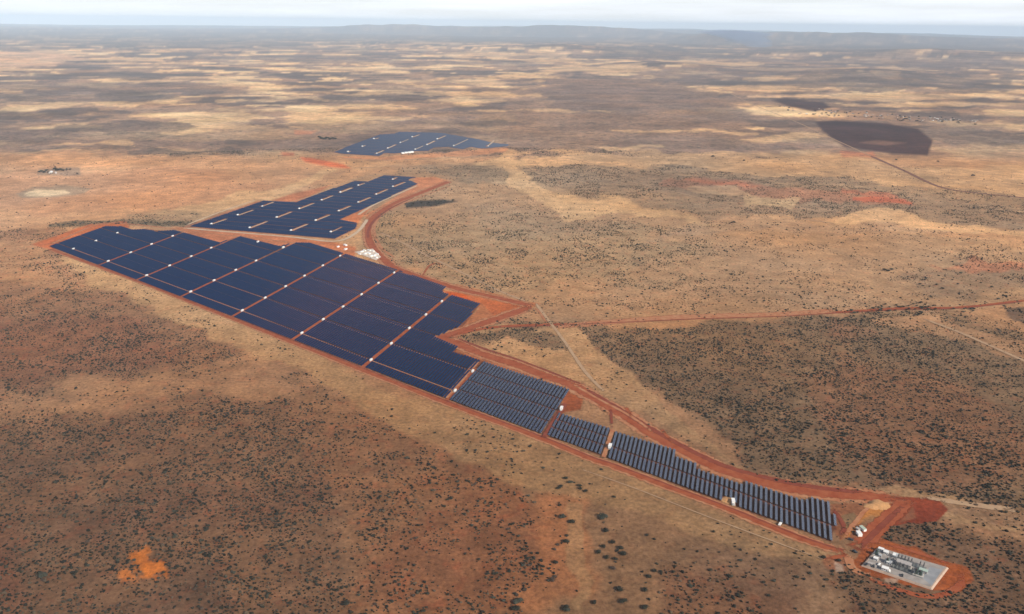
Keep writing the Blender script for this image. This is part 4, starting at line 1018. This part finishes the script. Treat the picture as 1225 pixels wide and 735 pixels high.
# hand placed big bushes and trees: (px, py, radius m, kind, label)
BIG = [(721, 620, 6.2, 1, 'large round grey green tree standing alone on the tan ground'), (725, 636, 4.4, 0, 'dark oval tree just below the large grey green tree'),
       (673, 619.5, 4.2, 1, 'olive bush on the pale strip, left of a darker twin'), (684.5, 625.5, 4.2, 0, 'dark bush on the pale strip, right of its olive twin'),
       (677, 649, 3.8, 0, 'dark oval bush on the orange sand below the twin bushes'), (664, 674, 3.4, 0, 'small dark bush on orange sand, above another'),
       (661, 695, 3.6, 3, 'brown bush on orange sand by the dotted slope'), (742, 706.5, 4.2, 0, 'dark round tree low on the tan ground'), (746, 721, 4.4, 0, 'dark tree near the bottom edge below its round twin'),
       (677, 729, 4.4, 0, 'dark bush at the bottom edge beside a wide clump'), (620, 721, 5.0, 1, 'wide grey bush clump at the bottom edge'), (617, 730, 4.6, 0, 'dark low bush below the wide grey clump'),
       (677, 573, 3.4, 0, 'upper left bush of the loose ring below the boundary track'), (671, 583, 3.2, 0, 'left bush of the loose ring below the boundary track'), (668, 585, 3, 0, 'lowest left bush of the loose ring below the boundary track'),
       (682, 578, 3.6, 1, 'long grey bush inside the loose ring'), (693, 582, 3.2, 0, 'right bush of the loose ring below the boundary track'), (694, 585.5, 3.4, 0, 'dark bush just right of the loose ring'),
       (701, 588.5, 3.0, 0, 'small dark bush ending the line right of the ring'), (613.5, 526, 2.8, 0, 'lone dark bush on pale grass beneath the boundary track'), (733, 650, 3.8, 0, 'top bush of the dense dark group'),
       (722, 655, 3.6, 0, 'upper left bush of the dense dark group'), (716, 662, 3.6, 0, 'left bush of the dense dark group'), (742, 657, 3.8, 0, 'upper right bush of the dense dark group'), (746, 664, 4.2, 0, 'right bush of the dense dark group'),
       (726, 668, 3.4, 0, 'lower left bush of the dense dark group'), (736, 670, 3.2, 0, 'lower bush of the dense dark group'), (733, 681, 3.2, 3, 'brown bush beneath the dense dark group'), (776, 691, 3.4, 0, 'dark bush at the edge of the dotted thicket'),
       (783, 684, 3.0, 0, 'small dark bush above the thicket edge'), (772, 707, 3.4, 0, 'wide dark bush in the thicket edge'), (772, 728, 4, 0, 'dark bush at the bottom edge of the thicket'), (711, 722, 3.2, 0, 'small dark bush left of the low round trees'),
       (678, 731, 3.6, 1, 'grey bush at the bottom edge by the faint track'), (487, 549, 3.4, 1, 'grey flat bush on the red brown slope'), (540, 597, 3.2, 0, 'dark bush in the middle of the red brown slope'), (415, 723, 4, 0, 'dark bush near the bottom on orange red soil'),
       (50, 690, 5.5, 1, 'tall grey thicket on red soil in the lower left corner'), (1004, 672, 3.0, 0, 'dark bush by the junction sand'), (985, 668, 3.2, 0, 'dark bush on pale grass left of the junction'), (872, 690, 3.0, 0, 'dark bush at the right edge of the thicket'),
       (1080, 677, 0.1, 0, '')]
def tree(px, py, r, kind, label, cat='tree', name='bush'):
    x, y = at(px, py); t = empty(name, x, y, random.uniform(0, 6), 0)
    cme = crown_mesh('crown', int(px * 7 + py), 9, (M_LEAF, M_LEAFG, M_LEAF, M_LEAFB)[kind], 260)
    c = link('crown', cme, t); c.scale = (r, r * random.uniform(.7, .9), r * .62); c.location = (0, 0, .5 if r > 3.5 else .1)
    tk = MB().tube((0, 0, -.1), (.1, .05, r * .5), .12 + r * .05, 6, .06)
    for k in range(3): a = k * 2.1; tk.tube((.05, 0, r * .2), (math.cos(a) * r * .4, math.sin(a) * r * .4, r * .6), .1, 5, .04)
    tk.build('trunk', M_BARK, t); return tag(t, label, cat)
for b in BIG:
    if b[2] > 1: tree(b[0], b[1], b[2] * 1.22, b[3], b[4])
NB = len(BIG) - 1
order = np.argsort(-app); sel = order[:300 - NB]; restm = np.ones(len(X), bool); restm[sel] = False
def region_label(px, py):
    if px > 1000: return 'dark thorn bush in the dense scrub round the substation', 'bushes in the scrub round the substation'
    if px > 640: return 'dark thorn bush on the tan slope right of the faint pale track', 'bushes on the tan slope at the lower right'
    if px > 400: return 'dark thorn bush among the dots on the red brown slope', 'bushes on the red brown slope'
    return 'dark thorn bush in the thickly dotted brown ground at the lower left', 'bushes in the dotted ground at the lower left'
for k, i in enumerate(sel):
    o = link('thorn_bush', protos[k % 5], loc=(X[i], Y[i], 0)); s = size[i]; o.scale = (s * 1.05, s * .95, s * .75); o.rotation_euler = (0, 0, random.uniform(0, 6.28))
    l, g = region_label(px_[i], py_[i]); tag(o, l, 'bush', g)
X, Y, S, dist, size = X[restm], Y[restm], S[restm], dist[restm], size[restm]
# the rest of the veld scrub, one object
tint = []; V_ = []; T_ = []; n0 = 0
for lod, msk in ((0, dist < 1500), (1, dist >= 1500)):
    idx = np.where(msk)[0]; m_ = len(idx)
    variants = 12
    for vv in range(variants):
        ii = idx[vv::variants]; 
        if len(ii) == 0: continue
        if lod == 0:
            v, f = I1; v = v * (1 + rng.uniform(-.30, .25, (len(v), 1))); v[:, 2] = v[:, 2] * .72 + .45
            v2 = I1[0] * .55 * (1 + rng.uniform(-.3, .3, (len(v), 1))) + (rng.uniform(-.7, .7), rng.uniform(-.7, .7), .4)
            vb = np.vstack([v * (.85, .85, 1), v2]); fb = np.vstack([f, f + len(v)])
        else:
            a = np.linspace(0, 2 * math.pi, 6, endpoint=False) + rng.random()
            vb = np.vstack([np.column_stack([np.cos(a), np.sin(a), np.full(6, .05)]) * rng.uniform(.75, 1.2, (6, 1)), np.column_stack([np.cos(a + .4) * .7, np.sin(a + .4) * .7, rng.uniform(.7, 1.0, 6)]), [[0, 0, 1.15]]])
            fb = []
            for k in range(6): j = (k + 1) % 6; fb += [[k, j, 6 + k], [j, 6 + j, 6 + k], [6 + k, 6 + j, 12]]
            fb = np.array(fb)
        nb = len(ii); an = rng.uniform(0, 6.28, nb); c, s = np.cos(an), np.sin(an); sz = size[ii]; el = rng.uniform(.75, 1.25, nb)
        vx = vb[None, :, 0] * el[:, None]; vy = vb[None, :, 1] / el[:, None]
        P = np.stack([(vx * c[:, None] - vy * s[:, None]) * sz[:, None] + X[ii][:, None], (vx * s[:, None] + vy * c[:, None]) * sz[:, None] + Y[ii][:, None], vb[None, :, 2] * sz[:, None] * .8 + np.zeros((nb, 1))], -1)
        V_.append(P.reshape(-1, 3)); T_.append((fb[None] + (n0 + np.arange(nb) * len(vb))[:, None, None]).reshape(-1, 3)); n0 += nb * len(vb)
        tint.append(np.repeat(rng.random(nb), len(vb)))
me = np_mesh('veld_scrub', np.vstack(V_), None, np.vstack(T_)); add_f(me, 'tint', np.concatenate(tint))
mt, n, b = new_mat('veld_scrub_leaves'); an_ = n.nodes.new('ShaderNodeAttribute'); an_.attribute_name = 'tint'
cr_ = n.nodes.new('ShaderNodeValToRGB'); e = cr_.color_ramp.elements; e[0].position = 0; e[0].color = (.016, .015, .010, 1); e[1].position = 1; e[1].color = (.085, .062, .040, 1)
for p_, c_ in ((.5, (.026, .023, .016)), (.75, (.045, .040, .027)), (.85, (.10, .07, .045))): q = e.new(p_); q.color = (*c_, 1)
n.links.new(an_.outputs['Fac'], cr_.inputs['Fac']); n.links.new(cr_.outputs['Color'], b.inputs['Base Color']); b.inputs['Roughness'].default_value = .9; b.inputs['Specular IOR Level'].default_value = .1
me.materials.append(mt); tag(link('veld_scrub', me), 'dark dots of low thorn scrub spread over the whole plain', 'scrub', kind='stuff')

# ------------------------------------------------------------------ far things: farmstead, village, tree groups
def far_tree(px, py, r, label, group, h=None):
    x, y = at(px, py); t = empty('tree', x, y, random.uniform(0, 6), 0)
    c = link('crown', protos[random.choice((0, 1, 2, 4))], t); c.scale = (r, r, (h or r * .8)); c.location = (0, 0, 1.0)
    MB().tube((0, 0, 0), (0, 0, r * .7), .35, 6, .2).build('trunk', M_BARK, t); return tag(t, label, 'tree', group)
farm = [(47, 206.5, 7), (50, 206, 9), (53, 207, 8), (56, 205, 9), (58, 207.2, 7), (66, 203, 10), (69, 204.5, 11), (73, 204, 10), (76, 204.8, 9), (80, 203.7, 7), (84, 203.6, 7), (92.5, 208.5, 6), (66, 200.5, 5), (70, 196.5, 5)]
for k, (px, py, r) in enumerate(farm): far_tree(px, py, r, 'dark green tree in the windbreak round the farmstead at the far left', 'trees round the farmstead')
building(61, 207.2, 12, 26, 5, .3, 'white roofed farmhouse among dark trees at the far left', name='farmhouse', gable=2.5, wall=M_CONC)
building(67, 207.5, 8, 14, 4, .5, 'pale barn right of the white roofed farmhouse', name='barn', gable=2, wall=M_TIN, roof=M_TIN)
for k in range(16): far_tree(382 + k * 1.3 + random.uniform(-.6, .6), 165.5 + random.uniform(-1.4, 1.4) + k * .12, random.uniform(7, 12), 'dark green tree in the grove left of the farthest panel field', 'trees in the grove by the farthest panel field')
for k in range(7): far_tree(485 + k * 9.5, 245.5 - k * .75 + random.uniform(-.5, .5), random.uniform(4, 7), 'dark tree along the black dam edge right of the middle field', 'trees along the black dam')
for k in range(34): far_tree(60 + k * 5.2 + random.uniform(-2, 2), 269.5 + random.uniform(-1.8, 1.5) - 2.2 * math.sin(k / 34 * 3), random.uniform(3, 5.5), 'dark bush in the hedge line above the left corner of the main field', 'bushes in the line above the main field')
for (px, py, r) in ((878, 267, 6), (875, 267.3, 5), (1058, 324, 6), (1066, 323.5, 6), (1062, 325, 5)): far_tree(px, py, r, 'dark tree standing alone on the open tan plain to the right', 'lone trees on the right hand plain')
for k in range(46):
    px = 1040 + random.gauss(60, 45); far_tree(px, 372 + random.gauss(-1.5, 3.2) - (px - 1080) * .03, random.uniform(3.2, 5.5), 'dark bush beside the long red road at the right', 'bushes along the long red road')
for k in range(14): far_tree(1110 + random.gauss(40, 35), 333 + random.gauss(0, 6), random.uniform(3, 5), 'dark bush in the loose scatter above the long red road', 'bushes scattered above the red road')
for (px, py, r) in ((853, 188, 9), (890, 193, 8), (1072, 192, 8), (1164, 211, 9), (1122, 194, 7)): far_tree(px, py, r, 'tiny dark tree on the far tan plain right of centre', 'tiny trees on the far plain')
M_HW = simple('village_wall', (.42, .34, .27), .8); M_HR = simple('village_roof', (.30, .26, .24), .5, .2); M_HR2 = simple('village_roof_red', (.34, .15, .10), .7)
def make_house(roof):
    t = empty('village_house', 0, 0, 0, .2); w, l, h, g = 11, 15, 3.6, 2.2; a, b = w / 2 + .5, l / 2 + .5
    MB().box((0, 0, h / 2), (w, l, h)).build('wall', M_HW, t)
    me = np_mesh('roof', np.array([(-a, -b, h), (a, -b, h), (a, b, h), (-a, b, h), (0, -b, h + g), (0, b, h + g)]), np.array([[1, 2, 5, 4], [3, 0, 4, 5]]), np.array([[0, 1, 4], [2, 3, 5]])); me.materials.append(roof); link('roof', me, t)
    for yy in (-4, 0, 4): MB().box((w / 2 + .03, yy, 1.6), (.06, 1.4, 1.5)).build('window', M_WIN, t)
    return t
h0 = [make_house(M_HR), make_house(M_HR2), make_house(M_ROOFW)]
for k in range(72):
    px = random.uniform(935, 1175); base = 131 + (px - 935) * .065; spread = 5.5 if px < 1010 else 3.5
    py = base + random.uniform(-spread * .6, spread); x, y = at(px, py)
    src = h0[0 if k % 3 else 1] if k % 9 else h0[2]
    if k < 3: src = h0[k]; o = src; o.location = (x, y, .2); o.rotation_euler = (0, 0, random.uniform(0, 3))
    else: o = copy_tree(src, x, y, random.uniform(0, 3))
    s = random.uniform(.7, 1.15); o.scale = (s, s, s)
    tag(o, 'tiny pale house in the village strung out behind the burnt fields', 'house', 'houses of the far village')
for k in range(60):
    px = random.uniform(930, 1180); far_tree(px, 131 + (px - 935) * .068 + random.uniform(-3, 4.5), random.uniform(6, 11), 'dark tree among the houses of the far village', 'trees of the far village')

# ------------------------------------------------------------------ smoke on the horizon
mt = bpy.data.materials.new('smoke_volume'); mt.use_nodes = True; n = mt.node_tree; n.nodes.clear()
v = n.nodes.new('ShaderNodeVolumePrincipled'); v.inputs['Density'].default_value = .0012; v.inputs['Color'].default_value = (.32, .42, .62, 1)
o_ = n.nodes.new('ShaderNodeOutputMaterial'); n.links.new(v.outputs[0], o_.inputs['Volume'])
x0, y0 = at(905, 58)
V_ = []; T_ = []; n0 = 0
bm = bmesh.new()
Vr = []; Qr = []; K = 14; NR = 9
for j in range(NR):
    t = j / (NR - 1); r = 260 + 750 * t ** .8; cx_ = -900 * t ** 1.6; cz = 20 + 480 * t
    for k in range(K):
        a = 2 * math.pi * k / K; q = r * random.uniform(.75, 1.25) * (1 if j < NR - 1 else .25); Vr.append((x0 + cx_ + q * math.cos(a), y0 + q * math.sin(a), cz))
for j in range(NR - 1):
    for k in range(K): Qr.append([j * K + k, j * K + (k + 1) % K, (j + 1) * K + (k + 1) % K, (j + 1) * K + k])
me = bpy.data.meshes.new('smoke_plume'); me.from_pydata(Vr, [], Qr + [list(range(K))[::-1], list(range((NR - 1) * K, NR * K))]); me.update(); me.materials.append(mt)
tag(link('smoke_plume', me), 'faint blue smoke plume rising near the horizon right of centre', 'smoke', kind='stuff')
